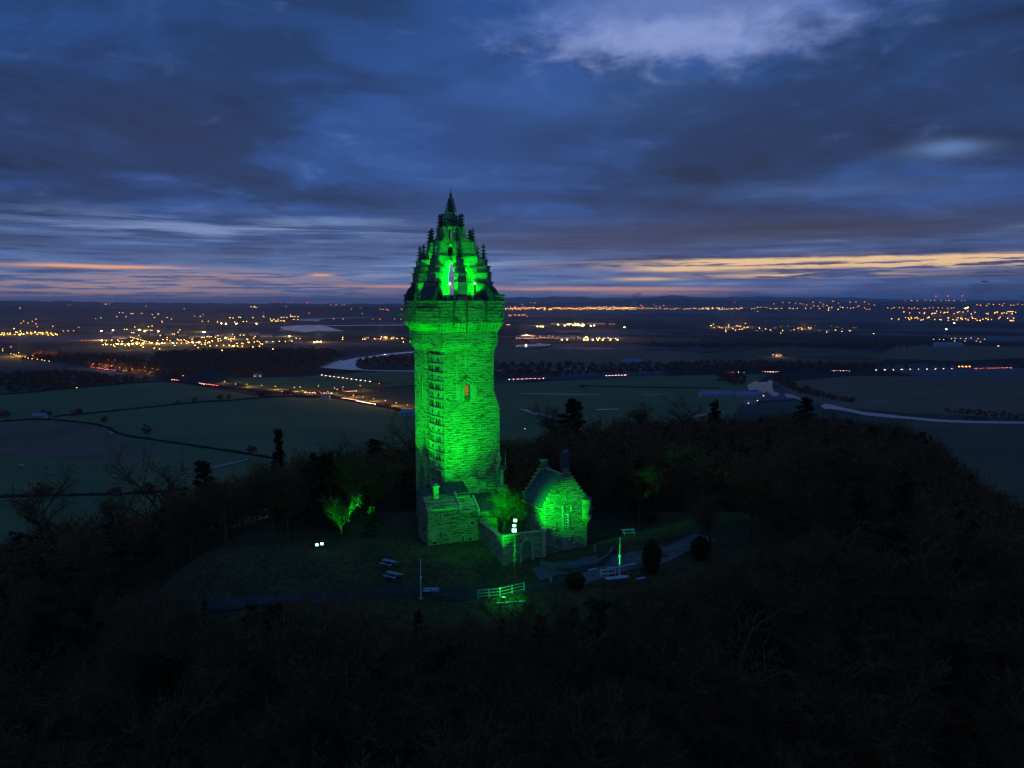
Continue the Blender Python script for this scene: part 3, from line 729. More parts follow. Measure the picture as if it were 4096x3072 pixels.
names = list(J); vs = [tuple(c * k_ for c in J[n][:3]) for n in names]; es = [(names.index(a), names.index(b)) for a, b in ED]; rad = [J[n][3] * k_ for n in names]
for side, wr in (('haR', (0, .0, .0)), ('haL', (0, 0, -.06))):      # five fingers closing on grip / belt
    b = J[side]
    for i in range(5):
        p1 = (b[0] - .05 + .02 * i, b[1] + .045, b[2] + wr[2] + (.02 if i == 4 else 0)); p2 = (b[0] - .05 + .02 * i, b[1] + .07, b[2] - .035 + wr[2])
        n0 = len(vs); vs += [tuple(c * k_ for c in p1), tuple(c * k_ for c in p2)]; es += [(names.index(side), n0), (n0, n0 + 1)]; rad += [.012 * k_, .010 * k_]
me = D.meshes.new('body'); me.from_pydata(vs, es, []); me.materials.append(M['bronze'])
bo = D.objects.new('body', me); COL.objects.link(bo); bo.parent = st
md = bo.modifiers.new('skin', 'SKIN'); md.use_smooth_shade = True
for i, r in enumerate(rad): me.skin_vertices[0].data[i].radius = (r, r * (.8 if r > .3 else 1))
me.skin_vertices[0].data[0].use_root = True
bo.modifiers.new('sub', 'SUBSURF').levels = 1; bo.modifiers['sub'].render_levels = 1
mb = MB(); mb.tube((.26 * k_, .23 * k_, 1.88 * k_), (.25 * k_, .24 * k_, 2.06 * k_), .05); mb.box((.07 * k_, .21 * k_, 2.06 * k_), (.43 * k_, .27 * k_, 2.09 * k_))
mb.loft([[(.22 * k_, .23 * k_, 2.09 * k_), (.30 * k_, .23 * k_, 2.09 * k_), (.30 * k_, .25 * k_, 2.09 * k_), (.22 * k_, .25 * k_, 2.09 * k_)], [(.235 * k_, .235 * k_, 3.2 * k_), (.265 * k_, .235 * k_, 3.2 * k_), (.265 * k_, .245 * k_, 3.2 * k_), (.235 * k_, .245 * k_, 3.2 * k_)]])
mb.build('sword', M['bronze'], st)
mb = MB(); mb.loft([[(x * k_ * s, (y - .02) * k_, z * k_) for x, y in ((.22, -.10), (.16, .16), (-.16, .16), (-.22, -.10), (0, -.20))] for z, s in ((.55, 1.25), (.8, 1.05), (1.1, .8), (1.3, .95), (1.5, .8))]); mb.build('tunic', M['bronze'], st)
mb = MB(); mb.loft([[(x * k_ * s, (y) * k_, z * k_) for x, y in ((.24, -.16), (.2, -.06), (-.2, -.06), (-.24, -.16), (0, -.30))] for z, s in ((.12, 1.2), (.7, 1.1), (1.2, 1.0), (1.52, .9))]); mb.build('cloak', M['bronze'], st)
mb = MB(); mb.lathe((0, .02 * k_), [(.12 * k_, 1.66 * k_), (.13 * k_, 1.74 * k_), (.09 * k_, 1.84 * k_), (.02, 1.90 * k_)], 8); mb.build('helmet', M['bronze'], st)
mb = MB(); c = (11.5, -.5); mb.lathe(c, [(.3, 6.3), (.75, 6.9), (.8, 7.0), (.8, 7.1), (1.15, 7.6), (1.2, 8.2), (1.35, 8.25), (1.35, 8.4)], 8); mb.build('statue_bracket', M['trim'], T)
mb = MB(); mb.lathe((10.95, -.15), [(.35, 13.2), (.62, 13.4), (.62, 14.0), (.4, 14.3), (.3, 15.0), (.05, 15.4)], 8); mb.box((10.6, -.12, 8.4), (11.32, 0, 13.3)); mb.build('statue_canopy', M['ashlar'], T)

# ------------------------------------------------------------------ low range at the tower's foot
Bk = empty('low_building', O0, ROT); tag(Bk, 'low stone entrance range with sloping slab roofs against the foot of the green tower', 'building')
def slope(mb, u0, u1, v0, z0, v1, z1, th=.22, mi=0):
    mb.loft([[(u0, v0, z0 - th), (u1, v0, z0 - th), (u1, v0, z0), (u0, v0, z0)], [(u0, v1, z1 - th), (u1, v1, z1 - th), (u1, v1, z1), (u0, v1, z1)]])
mb = MB(); mb.box((-5.4, -6.8, -2), (.75, -.3, 6.7)); mb.box((.75, -6.75, -2), (4.25, -.3, 5.6)); mb.box((4.25, -6.8, -2), (8.2, -.3, 5.35)); mb.box((.6, -4.2, 5), (3.6, -.3, 8.1)); mb.box((-5.2, -4.0, 5), (.6, -.3, 7.9))
mb.build('wall', M['house'], Bk)
mb = MB(); slope(mb, -5.6, .5, -7.1, 6.85, -4.0, 8.6); slope(mb, .95, 4.1, -7.0, 5.8, -4.2, 7.6); mb.build('slab_roof', M['house'], Bk)
mb = MB(); slope(mb, -1.0, 3.6, -4.0, 8.55, -.1, 9.9); slope(mb, -5.5, -1.0, -4.0, 8.55, -.1, 9.0); slope(mb, 3.6, 4.3, -4.2, 7.6, -.1, 8.3); slope(mb, 4.35, 8.6, -6.95, 5.6, -3.8, 6.9); slope(mb, 4.35, 8.6, -3.8, 6.9, -.1, 7.2); mb.build('lead_and_shaded_roof', M['lead_and_shade'], Bk)  # dark tone also paints the shadow on slopes behind the slab roof
mb = MB()
for u, za, zb in ((.5, 6.9, 8.8), (4.1, 5.9, 7.8)):
    mb.loft([[(u, -7.25, za - 1.1), (u + .42, -7.25, za - 1.1), (u + .42, -7.25, za + .1), (u, -7.25, za + .1)], [(u, -3.9, zb - .6), (u + .42, -3.9, zb - .6), (u + .42, -3.9, zb + .15), (u, -3.9, zb + .15)]])
mb.box((-5.5, -7.0, 6.35), (.5, -6.8, 6.6)); mb.box((4.7, -6.95, 3.0), (8.0, -6.8, 3.2)); mb.box((-.2, -6.95, 2.6), (4.2, -6.8, 2.75)); mb.build('coping', M['trim'], Bk)
mb = MB(); mb.box((-3.7, -4.9, 7), (-2.7, -4.0, 10.3)); mb.box((-3.85, -5.05, 10.3), (-2.55, -3.85, 10.55)); mb.box((-3.5, -4.7, 10.55), (-2.9, -4.2, 10.9)); mb.build('chimney', M['house'], Bk)
mb = MB(); mb.loft([[(2.7, -7.15, 5.0), (4.5, -7.15, 5.0), (3.6, -7.15, 5.75)], [(2.7, -5.8, 5.3), (4.5, -5.8, 5.3), (3.6, -5.8, 6.1)]]); mb.build('gablet', M['slate'], Bk)
for (u, z0, z1, hw) in ((-3.0, 4.3, 5.6, .12), (-3.0, 1.2, 2.3, .14), (1.3, .0, 1.1, .12), (-4.2, .2, .7, .4), (2.7, .2, .6, .3), (3.2, 3.2, 3.6, .35), (5.1, 1.2, 2.6, .16), (6.0, 1.2, 2.6, .16)):
    w = empty('window', (0, 0, 0)); w.parent = Bk
    mb = MB(); mb.box((u - hw, -6.83, z0), (u + hw, -6.81, z1)); mb.build('pane', M['glass'], w)
    mb = MB(); mb.box((u - hw - .12, -6.9, z0 - .14), (u + hw + .12, -6.8, z0)); mb.box((u - hw - .12, -6.9, z1), (u + hw + .12, -6.8, z1 + .14)); mb.box((u - hw - .12, -6.88, z0), (u - hw, -6.8, z1)); mb.box((u + hw, -6.88, z0), (u + hw + .12, -6.8, z1)); mb.build('frame', M['trim'], w)
for v, z0, z1 in ((-5.6, 2.6, 5.0), (-3.2, 2.9, 4.6), (-4.6, .2, 1.6)):
    w = empty('window', (0, 0, 0)); w.parent = Bk; mb = MB(); mb.box((-5.43, v - .2, z0), (-5.41, v + .2, z1)); mb.build('pane', M['glass'], w)
    mb = MB(); mb.box((-5.48, v - .35, z0 - .15), (-5.4, v - .2, z1 + .15)); mb.box((-5.48, v + .2, z0 - .15), (-5.4, v + .35, z1 + .15)); mb.build('frame', M['trim'], w)

# ---- courtyard wall with the arched gate
Wl = empty('courtyard_wall', O0, ROT); tag(Wl, 'stone courtyard wall with a round arched gate between the tower and the keeper house', 'wall')
V0, V1 = -19.2, -18.5; ua, hw, zs = 8.9, .85, 1.9
mb = MB(); mb.box((4.4, V0, -4), (ua - hw, V1, 4.1)); mb.box((ua + hw, V0, -4), (12.75, V1, 4.1))
prev = None; A = np.linspace(PI, 0, 13)
for a0, a1 in zip(A[:-1], A[1:]):
    x0, z0, x1, z1 = ua + hw * math.cos(a0), zs + hw * math.sin(a0), ua + hw * math.cos(a1), zs + hw * math.sin(a1)
    mb.loft([[(x0, V0, z0), (x1, V0, z1), (x1, V0, 4.1), (x0, V0, 4.1)], [(x0, V1, z0), (x1, V1, z1), (x1, V1, 4.1), (x0, V1, 4.1)]])
mb.box((4.4, V1, -4), (5.0, -6.9, 3.6)); mb.build('wall', M['house'], Wl)
mb = MB()
for r0, r1, vv in ((hw, hw + .3, V0 - .12), (hw + .3, hw + .55, V0 - .26)):
    for a0, a1 in zip(A[:-1], A[1:]):
        q = [(ua + r * math.cos(a), zs + r * math.sin(a)) for r, a in ((r0, a0), (r0, a1), (r1, a1), (r1, a0))]
        mb.loft([[(x, vv, z) for x, z in q], [(x, V0, z) for x, z in q]])
    for s in (-1, 1): mb.box((ua + s * r0 if s > 0 else ua - r1, vv, -2.2), (ua + r1 if s > 0 else ua - r0, V0, zs))
mb.build('gate_arch', M['trim'], Wl)
mb = MB(); mb.box((ua - hw, V1 - .25, -2.2), (ua + hw, V1 - .15, zs + .9)); mb.build('gate_leaf', M['wood'], Wl)
mb = MB(); mb.box((4.3, V0 - .1, 4.1), (12.75, V1 + .1, 4.3)); mb.box((4.3, V1 + .1, 3.6), (5.1, -6.9, 3.78)); mb.build('coping', M['trim'], Wl)
mb = MB(); mb.box((11.7, V0 - .25, -3), (12.5, V0, 4.7)); mb.box((11.6, V0 - .35, 4.7), (12.6, V0 + .3, 4.9)); mb.build('buttress', M['trim'], Wl)

# ------------------------------------------------------------------ keeper's house
H = empty('stone_house', LW(12.7, -18.6, 0), math.radians(27)); tag(H, 'tall narrow stone house with crow stepped gable and corner turret beside the tower', 'house')
WD, LN, EV, RG = 8.7, 8.6, 8.3, 13.6
mb = MB(); mb.box((0, .55, -3), (WD, LN - .5, EV))
mb.build('wall', M['house'], H)
def gable(v0, v1, nst=8):
    b = MB(); sw = (WD / 2 - .35) / nst; sh = (RG - EV) / nst; half = [(-.03, -3), (-.03, EV + .35)]
    b.box((-.03, v0, -3), (WD + .03, v1, EV + .3))
    for i in range(nst + 1):
        x0 = i * sw; z0 = EV + .3 + i * sh; z1 = z0 + sh
        b.box((x0 - .03, v0, z0), (WD - x0 + .03, v1, z1))
    return b
gable(0, .55).build('gable', M['house'], H); gable(LN - .5, LN).build('gable', M['house'], H)
mb = MB(); sw = (WD / 2 - .35) / 8; sh = (RG - EV) / 8
for v0, v1 in ((-.08, .63), (LN - .58, LN + .08)):
    for i in range(9):
        z = EV + .3 + (i + 1) * sh; x = i * sw
        for a, b in ((x - .1, x + sw - .02), (WD - x - sw + .02, WD - x + .1)): mb.box((a, v0, z - .002), (b, v1, z + .07))
mb.build('crow_steps', M['trim'], H)
for s in (0, 1):
    mb = MB(); x0 = 0 if s == 0 else WD; xm = WD / 2; e = -.35 if s == 0 else .35
    pr = [(x0 + e, EV - .35), (xm, RG - .35), (xm, RG - .15), (x0 + e, EV - .15)]
    if s: pr = pr[::-1]
    mb.loft([[(x, .56, z) for x, z in pr], [(x, LN - .51, z) for x, z in pr]])
    k = 9                                   # slate courses as shallow battens running down the pitch
    for i in range(k):
        y = .8 + (LN - 1.6) * i / (k - 1)
        pr2 = [(x0 + e, EV - .15), (xm, RG - .15), (xm, RG - .07), (x0 + e, EV - .07)]
        if s: pr2 = pr2[::-1]
        mb.loft([[(x, y - .07, z) for x, z in pr2], [(x, y + .07, z) for x, z in pr2]])
    mb.build('roof', M['slate'], H)
mb = MB(); mb.box((WD / 2 - .15, .56, RG - .2), (WD / 2 + .15, LN - .51, RG + .05)); mb.build('roof_ridge', M['trim'], H)
mb = MB(); mb.box((-.55, .6, EV - .62), (-.36, LN - .5, EV - .42)); mb.build('gutter', M['trim'], H)
mb = MB(); mb.box((WD / 2 - .55, LN - .75, RG - .6), (WD / 2 + .55, LN + .1, RG + .9)); mb.loft([[(WD / 2 + a * .5, LN - .3 + b * .42, RG + .9) for a, b in ((-1, -1), (1, -1), (1, 1), (-1, 1))], [(WD / 2 + a * .8, LN - .3 + b * .55, RG + 1.4) for a, b in ((-1, -1), (1, -1), (1, 1), (-1, 1))]]); mb.build('chimney', M['house'], H)
ch = empty('chimney', (0, 0, 0)); ch.parent = H
mb = MB(); mb.box((WD - 1.6, 5.6, 8), (WD - .4, 6.9, 16.2)); mb.build('stack', M['dark_stone'], ch)
mb = MB(); mb.box((WD - 1.75, 5.45, 16.2), (WD - .25, 7.05, 16.45))
mb.build('coping', M['dark_trim'], ch)
for i in range(3):
    mb = MB(); mb.lathe((WD - 1.35 + i * .36, 6.2), [(.15, 16.45), (.12, 16.95), (.15, 17.0)], 8); mb.build('chimney_pot', M['trim'], ch)
mb = MB(); c = (WD - .1, .1); mb.lathe(c, [(.25, 4.1), (.55, 4.5), (.62, 4.6), (1.0, 5.2), (1.08, 5.3), (.98, 5.34), (.98, 8.6), (1.1, 8.65), (1.1, 8.85)], 14); mb.build('turret', M['house'], H)
mb = MB(); mb.lathe(c, [(1.12, 8.85), (1.05, 9.0), (.1, 9.5), (.02, 9.6)], 14); mb.build('turret_roof', M['lead_and_shade'], H)
mb = MB(); mb.box((c[0] - .12, c[1] - 1.02, 6.1), (c[0] + .12, c[1] - .97, 7.1)); mb.build('turret_slit', M['glass'], H)
mb = MB(); mb.tube((c[0] + .9, c[1], 6.9), (c[0] + 1.8, c[1] - .3, 6.95), .09, .05); mb.build('spout', M['trim'], H)
w = empty('window', (0, 0, 0)); w.parent = H
mb = MB(); mb.box((3.85, -.03, 4.5), (4.6, -.01, 6.5)); mb.build('pane', M['glass'], w)
mb = MB()
for i in range(5): mb.box((3.85, -.07, 4.5 + i * .49), (4.6, -.03, 4.56 + i * .49))
mb.box((4.19, -.065, 4.5), (4.25, -.035, 6.5)); mb.box((3.82, -.075, 4.45), (3.88, -.03, 6.55)); mb.box((4.57, -.075, 4.45), (4.63, -.03, 6.55)); mb.build('glazing_bars', M['white'], w)
mb = MB(); mb.box((3.5, -.16, 4.2), (3.82, 0, 8.0)); mb.box((4.63, -.16, 4.2), (4.9, 0, 6.8)); mb.box((3.82, -.12, 6.6), (5.35, 0, 6.85)); mb.box((3.4, -.28, 8.0), (5.5, 0, 8.16)); mb.box((5.2, -.16, 6.85), (5.4, 0, 8.0)); mb.box((3.5, -.2, 4.05), (4.9, 0, 4.2)); mb.build('frame', M['trim'], w)
w = empty('window', (0, 0, 0)); w.parent = H
mb = MB(); mb.box((WD / 2 - .07, -.03, 9.3), (WD / 2 + .07, -.01, 10.7)); mb.build('pane', M['glass'], w)
mb = MB(); mb.box((WD / 2 - .17, -.06, 9.2), (WD / 2 - .07, 0, 10.8)); mb.box((WD / 2 + .07, -.06, 9.2), (WD / 2 + .17, 0, 10.8)); mb.build('frame', M['trim'], w)
mb = MB(); mb.box((.5, -.14, 4.0), (2.1, 0, 4.14)); mb.box((1.96, -.14, 4.14), (2.1, 0, 5.4)); mb.box((1.96, -.14, 5.4), (3.5, 0, 5.54)); mb.box((5.6, -.14, 7.0), (7.8, 0, 7.14)); mb.build('string_course', M['trim'], H)
dr = empty('door', (0, 0, 0)); dr.parent = H
mb = MB(); mb.box((3.95, -.04, -.2), (4.75, -.01, 1.95)); mb.build('leaf', M['greywood'], dr)
mb = MB(); mb.box((3.6, -.2, -.2), (3.95, 0, 1.95)); mb.box((4.75, -.2, -.2), (5.1, 0, 1.95)); mb.box((3.3, -.32, 2.3), (5.4, 0, 2.46)); mb.box((3.6, -.2, 1.95), (5.1, 0, 2.3)); mb.build('frame', M['trim'], dr)
mb = MB(); mb.box((3.4, -1.2, -.8), (5.3, -.05, -.2)); mb.box((3.2, -1.6, -1.2), (5.5, -.05, -.45)); mb.build('step', M['trim'], dr)

# ------------------------------------------------------------------ floodlights
def spot(parent, name, loc, target, power, ang, col=G_GREEN, blend=.6, r=.3):
    l = D.lights.new(name, 'SPOT'); l.energy = power; l.color = col; l.spot_size = math.radians(ang); l.spot_blend = blend; l.shadow_soft_size = r
    o = D.objects.new(name, l); COL.objects.link(o); o.location = tuple(map(float, loc))
    d = Vector([float(x) for x in target]) - Vector([float(x) for x in loc]); o.rotation_euler = d.to_track_quat('-Z', 'Y').to_euler()
    if parent: o['lamp_of'] = parent.name
    return o


def point(name, loc, power, col, r=.2):
    l = D.lights.new(name, 'POINT'); l.energy = power; l.color = col; l.shadow_soft_size = r
    o = D.objects.new(name, l); COL.objects.link(o); o.location = tuple(map(float, loc)); return o


def flood(name, label, group, loc, aim, w=.5, lens='lampw', pole=0.0):
    """housing on a yoke, lens turned to aim; loc is the middle of the lens"""
    loc = np.array(loc, float); aim = np.array(aim, float) - loc; aim /= np.linalg.norm(aim)
    e = empty(name, loc - np.array([0, 0, pole + w * .8])); tag(e, label, 'floodlight', group)
    a = np.cross(aim, (0, 0, 1)); a /= np.linalg.norm(a); b = np.cross(a, aim); off_ = np.array([0, 0, pole + w * .8])
    q = lambda u, v, d: tuple(off_ + a * u * w + b * v * w + aim * d)
    mb = MB(); mb.loft([[q(-.35, -.25, -.45 * w), q(.35, -.25, -.45 * w), q(.35, .25, -.45 * w), q(-.35, .25, -.45 * w)], [q(-.55, -.45, -.02), q(.55, -.45, -.02), q(.55, .45, -.02), q(-.55, .45, -.02)]]); mb.build('housing', M['iron'], e)
    mb = MB(); mb.loft([[q(-.48, -.38, -.015), q(.48, -.38, -.015), q(.48, .38, -.015), q(-.48, .38, -.015)], [q(-.48, -.38, .01), q(.48, -.38, .01), q(.48, .38, .01), q(-.48, .38, .01)]]); mb.build('lens', M[lens], e)
    mb = MB(); mb.tube((0, 0, 0), (0, 0, pole + w * .3), .05 if pole > 1 else .04); mb.box((-.2, -.2, 0), (.2, .2, .06)); mb.build('pole', M['iron'], e)
    return e


# the cluster standing behind the courtyard wall, three heads one above another
base = atY(514.2, 530.5, 127.5); gz = float(hgt(base[0], base[1])); PZ = base[2]
for i, (dz, dx, w_) in enumerate(((0, 0, .95), (.85, .02, .7), (1.75, .15, .75))):
    loc = np.array([base[0] + dx, base[1] - .1 * i, PZ + dz]); flood('floodlight', ['lowest glaring lamp of the three stacked white green floodlights beside the keeper house', 'middle glaring lamp of the three stacked white green floodlights beside the keeper house', 'topmost glaring lamp of the three stacked white green floodlights beside the keeper house'][i], 'glaring stacked floodlights in the courtyard', loc, loc + np.array([-.15, -1, .28 + .1 * i]), w_ * .75, 'lampw', pole=float(loc[2] - gz - w_ * .8))
point('flood_and_fill_light', (base[0] - .5, base[1] + .6, PZ + 2.9), 260, G_GREEN, .25)
spot(None, 'flood_and_fill_light', (base[0] + .3, base[1] + .7, PZ + 2.4), LW(14.6, -18.6, 8.0), 38000, 48, r=.25, blend=1)
wl = LW(6.4, -18.2, 5.0); flood('floodlight', 'small dark floodlight added on the courtyard wall left of the arched gate', None, wl, LW(6, 0, 14), .5, 'lampg')  # added fixture, lights the lower tower front
spot(None, 'flood_and_fill_light', wl + np.array([0, .3, .4]), LW(4.5, 0, 15), 15000, 66, blend=1)
spot(None, 'flood_and_fill_light', (base[0], base[1] + .8, PZ + 2.6), tuple(LW(8.6, -10.5, 6.5)), 26000, 34, r=.2, blend=1)
spot(None, 'flood_and_fill_light', (base[0] - .5, base[1] + .6, PZ + 1.2), LW(-1.5, -6.8, 3), 4200, 74, r=.25, blend=1)
# floodlight on the terrace edge that washes the tower front
p0 = hill(503, 604); flood('floodlight', 'dark boxy floodlight on the grass bank below the lit rail fence', None, p0 + np.array([0, 0, .9]), LW(5, 0, 26), .7, 'lampg')
spot(None, 'flood_and_fill_light', p0 + np.array([0, -.2, 1.0]), LW(5, 0, 33), 190000, 58, r=.3, blend=.8)
spot(None, 'flood_and_fill_light', p0 + np.array([.2, -.2, 1.0]), LW(3.5, 3, 54), 170000, 34, r=.3, blend=.8)
for dx in (-.6, 1.2, 2.6): point('flood_and_fill_light', p0 + np.array([dx, -.1 + dx * .12, 1.5]), 150, G_GREEN, .15)  # unseen point lamps added to light the fence and grass
spot(None, 'flood_and_fill_light', hill(472, 600) + np.array([0, 0, 1.0]), LW(-.8, 3, 26), 120000, 42, r=.3, blend=1)  # lamp without a fixture, added to brighten the stair screen
# pair by the trees on the left
p1 = hill(317, 550)
for i, dx in enumerate((0, .75)):
    flood('floodlight', ['nearer of two green floodlights glowing by the trees on the left bank', 'farther of two green floodlights glowing by the trees on the left bank'][i], 'floodlights on the left bank', p1 + np.array([dx, dx * .8, .9]), p1 + np.array([.7, -1.6, 1.6]), .5, 'lampw')
spot(None, 'flood_and_fill_light', p1 + np.array([4.5, 3.2, 1.3]), LW(-2, 9, 27), 80000, 46, r=.3)
bt = hill(331, 553) + np.array([1.0, 5.0, 5.5]); spot(None, 'flood_and_fill_light', bt + np.array([-2.2, -5.5, -4.0]), bt, 5200, 62, G_GREEN, r=.2, blend=.8)
# crown lamps, on the roof walk inside the arches
def crown_lamp(px, py, yy, label, lens, w, aim, power, col, ang=120):
    l = atY(px, py, yy); flood('floodlight', label, 'lamps under the crown', l, l + np.array([0, -1, .35]), w, lens, pole=max(0., float(l[2]) - 44.7 - w)); spot(None, 'flood_and_fill_light', l + np.array([0, 0, .35]), aim, power, ang, col, r=.15)
crown_lamp(449.7, 283.7, 152.6, 'bright green floodlight in the middle arch of the crown', 'lampw', .42, LW(*CC, 58), 5000, G_GREEN, 130)
crown_lamp(474.6, 283.5, 153.4, 'green floodlight in the right arch of the crown', 'lampw', .34, LW(5.5, 5, 52), 2600, G_GREEN, 130)
crown_lamp(423.8, 294.6, 154.6, 'small warm white lamp at the left end of the roof walk', 'warmlens', .4, LW(0, 6.2, 49), 1500, (1, .62, .32), 100)
crown_lamp(463.9, 295.6, 152.9, 'dim pinkish lamp beside the middle of the roof walk', 'warmlens', .45, LW(5, 5, 48), 60, (1, .5, .35), 100)
point('flood_and_fill_light', LW(CC[0] - .5, CC[1] - .5, 47.0), 5000, G_GREEN, .3)
spot(None, 'flood_and_fill_light', LW(CC[0], CC[1] + 1.5, 46), LW(CC[0] - 3, CC[1] + 3, 56), 6000, 120, G_GREEN)
for k, a in enumerate((202.5, 247.5, 292.5, 337.5, 22.5)):   # small uplights added between the piers to brighten the crown
    an = math.radians(a); l = LW(CC[0] + 7.1 * math.cos(an), CC[1] + 7.0 * math.sin(an), 45.5); flood('floodlight', 'tiny added uplight on the roof walk, number %d of five between the piers of the crown' % (k + 1) if 0 else ['tiny added uplight on the left side of the roof walk', 'tiny added uplight on the roof walk left of the middle arch', 'tiny added uplight on the roof walk right of the middle arch', 'tiny added uplight at the front right corner of the roof walk', 'tiny added uplight at the far right of the roof walk'][k], 'added uplights on the roof walk', l, LW(*CC, 52), .22, 'lampg')
    for da in (-24, 24):
        bn = math.radians(a + da); spot(None, 'flood_and_fill_light', l + np.array([0, 0, .25]), LW(CC[0] + 5.6 * math.cos(bn), CC[1] + 5.6 * math.sin(bn), 52.5), 2600, 95, G_GREEN)

# ------------------------------------------------------------------ terrace furniture
def onhill(x, y): return np.array([x, y, float(hgt(x, y))])


def flagpole(px, py0, py1, label, mtl, r=.07):
    b = hill(px, py1); top = atY(px, py0, b[1])[2]; e = empty('flagpole', b); tag(e, label, 'flagpole', 'flagpoles on the terrace'); H_ = top - b[2]
    mb = MB(); mb.tube((0, 0, 0), (0, 0, H_ * .55), r * 1.2, r); mb.tube((0, 0, H_ * .55), (0, 0, H_), r * .9, r * .7); mb.build('pole', mtl, e)
    mb = MB(); mb.lathe((0, 0), [(.02, H_), (r * 1.7, H_ + .06), (r * 1.7, H_ + .12), (.02, H_ + .2)], 8); mb.build('cap', mtl, e)
    mb = MB(); mb.lathe((0, 0), [(r * 2.2, H_ * .55 - .1), (r * 2.2, H_ * .55 + .25)], 8); mb.build('bracket', mtl, e)
    mb = MB(); mb.lathe((0, 0), [(.35, 0), (.35, .15), (.2, .2)], 10); mb.build('base', M['trim'], e)
    return b
flagpole(421, 560.5, 601, 'white flagpole standing at the left fence, below the picnic tables', M['white'])
bp = hill(619, 578); pc = bp
flagpole(619.5, 539, 577.5, 'pole lit bright green beside the dark stone viewing bench', M['white'], .10)
spot(None, 'flood_and_fill_light', bp + np.array([-.9, -1.1, .3]), bp + np.array([0, 0, 4.6]), 2400, 44, G_GREEN, r=.1)  # unseen lamp added to light the pole green
spot(None, 'flood_and_fill_light', hill(606, 583) + np.array([0, -.6, .3]), hill(608, 577.5) + np.array([0, 0, 1.6]), 160, 90, G_GREEN, r=.1)  # unseen lamp added for the green light on the barrier
# viewing plinth: dark low drum with a pale top
v = empty('viewing_plinth', hill(616, 584), .3); tag(v, 'dark low stone viewing plinth with pale slab top near the green pole', 'plinth')
mb = MB(); mb.loft([[(x * s, y * s, z) for x, y in ((-1.9, -.6), (1.9, -.6), (2.1, .6), (-1.9, .6))] for z, s in ((-.4, .8), (.5, .85), (1.0, 1.0))]); mb.build('base', M['dark_stone'], v)
mb = MB(); mb.box((-1.9, -.6, 1.0), (2.1, .6, 1.1)); mb.build('slab', M['paving'], v)


def rail_fence(pts, label, group, mtl, hh=1.15, rails=3, step=2.2, sz=.10):
    e = empty('rail_fence', pts[0]); tag(e, label, 'fence', group); o0 = np.array(pts[0]); P = dens(pts, step); P = [onhill(p[0], p[1]) - o0 for p in P]
    for p in P: mb = MB(); mb.box((p[0] - sz / 2, p[1] - sz / 2, p[2] - .3), (p[0] + sz / 2, p[1] + sz / 2, p[2] + hh)); mb.build('post', mtl, e)
    mb = MB()
    for a, b in zip(P[:-1], P[1:]):
        for r in range(rails):
            z = hh * (r + .9) / (rails + .05); mb.tube(a + np.array([0, 0, z - .05]), b + np.array([0, 0, z - .05]), sz * .42, n=4)
    mb.build('rails', mtl, e); return e
rail_fence([hill(478, 600.5), hill(500, 598), hill(524, 592.5)], 'timber rail fence glowing green in front of the gate', 'rail fences on the terrace edge', M['greywood'], 1.6, 3, 1.75, .16)
rail_fence([hill(526, 592), hill(545, 590.5), hill(562, 589)], 'dark rail fence continuing right of the glowing fence', 'rail fences on the terrace edge', M['iron'], 1.2)
rail_fence([hill(466, 601), hill(440, 598), hill(420, 596.5), hill(395, 595.5), hill(368, 597.5), hill(345, 601)], 'dark rail fence along the lawn edge below the picnic tables', 'rail fences on the terrace edge', M['iron'], 1.2, step=3)
rail_fence([hill(160, 617), hill(195, 615), hill(230, 612), hill(262, 609), hill(300, 606)], 'long dark rail fence beside the path far down on the left', 'rail fences on the terrace edge', M['iron'], 1.2, step=3.2)
rail_fence([hill(590, 589), hill(603, 587), hill(618, 586)], 'thin dark railing before the pale paved viewing area', 'rail fences on the terrace edge', M['iron'], 1.1, step=2)
v = empty('barrier', hill(608, 577.5), .22); tag(v, 'green glowing barrier frame of rails on the paved viewing area', 'barrier')
for x in (-1.3, 0, 1.3): mb = MB(); mb.tube((x, 0, 0), (x, 0, 1.25), .05, n=6); mb.build('post', M['white'], v)
mb = MB()
for z in (.5, 1.2): mb.tube((-1.3, 0, z), (1.3, 0, z), .05, n=6)
mb.build('rails', M['white'], v)
# kerb that catches the light under the glowing fence
a, b = hill(494, 607), hill(525, 603.5); t_ = (b - a)[:2]; L = np.linalg.norm(t_); t_ /= L
k = empty('kerb_stone', (a + b) / 2); tag(k, 'long low kerb edged with green light below the glowing fence', 'kerb'); mb = MB()
mb.loft([[(-t_[0] * L / 2 + s * t_[1] * .15, -t_[1] * L / 2 - s * t_[0] * .15, z + (a - b)[2] / 2) for s, z in ((-1, -.5), (1, -.5), (1, .35), (-1, .35))], [(t_[0] * L / 2 + s * t_[1] * .15, t_[1] * L / 2 - s * t_[0] * .15, z - (a - b)[2] / 2) for s, z in ((-1, -.5), (1, -.5), (1, .35), (-1, .35))]]); mb.build('kerb', M['paving'], k)


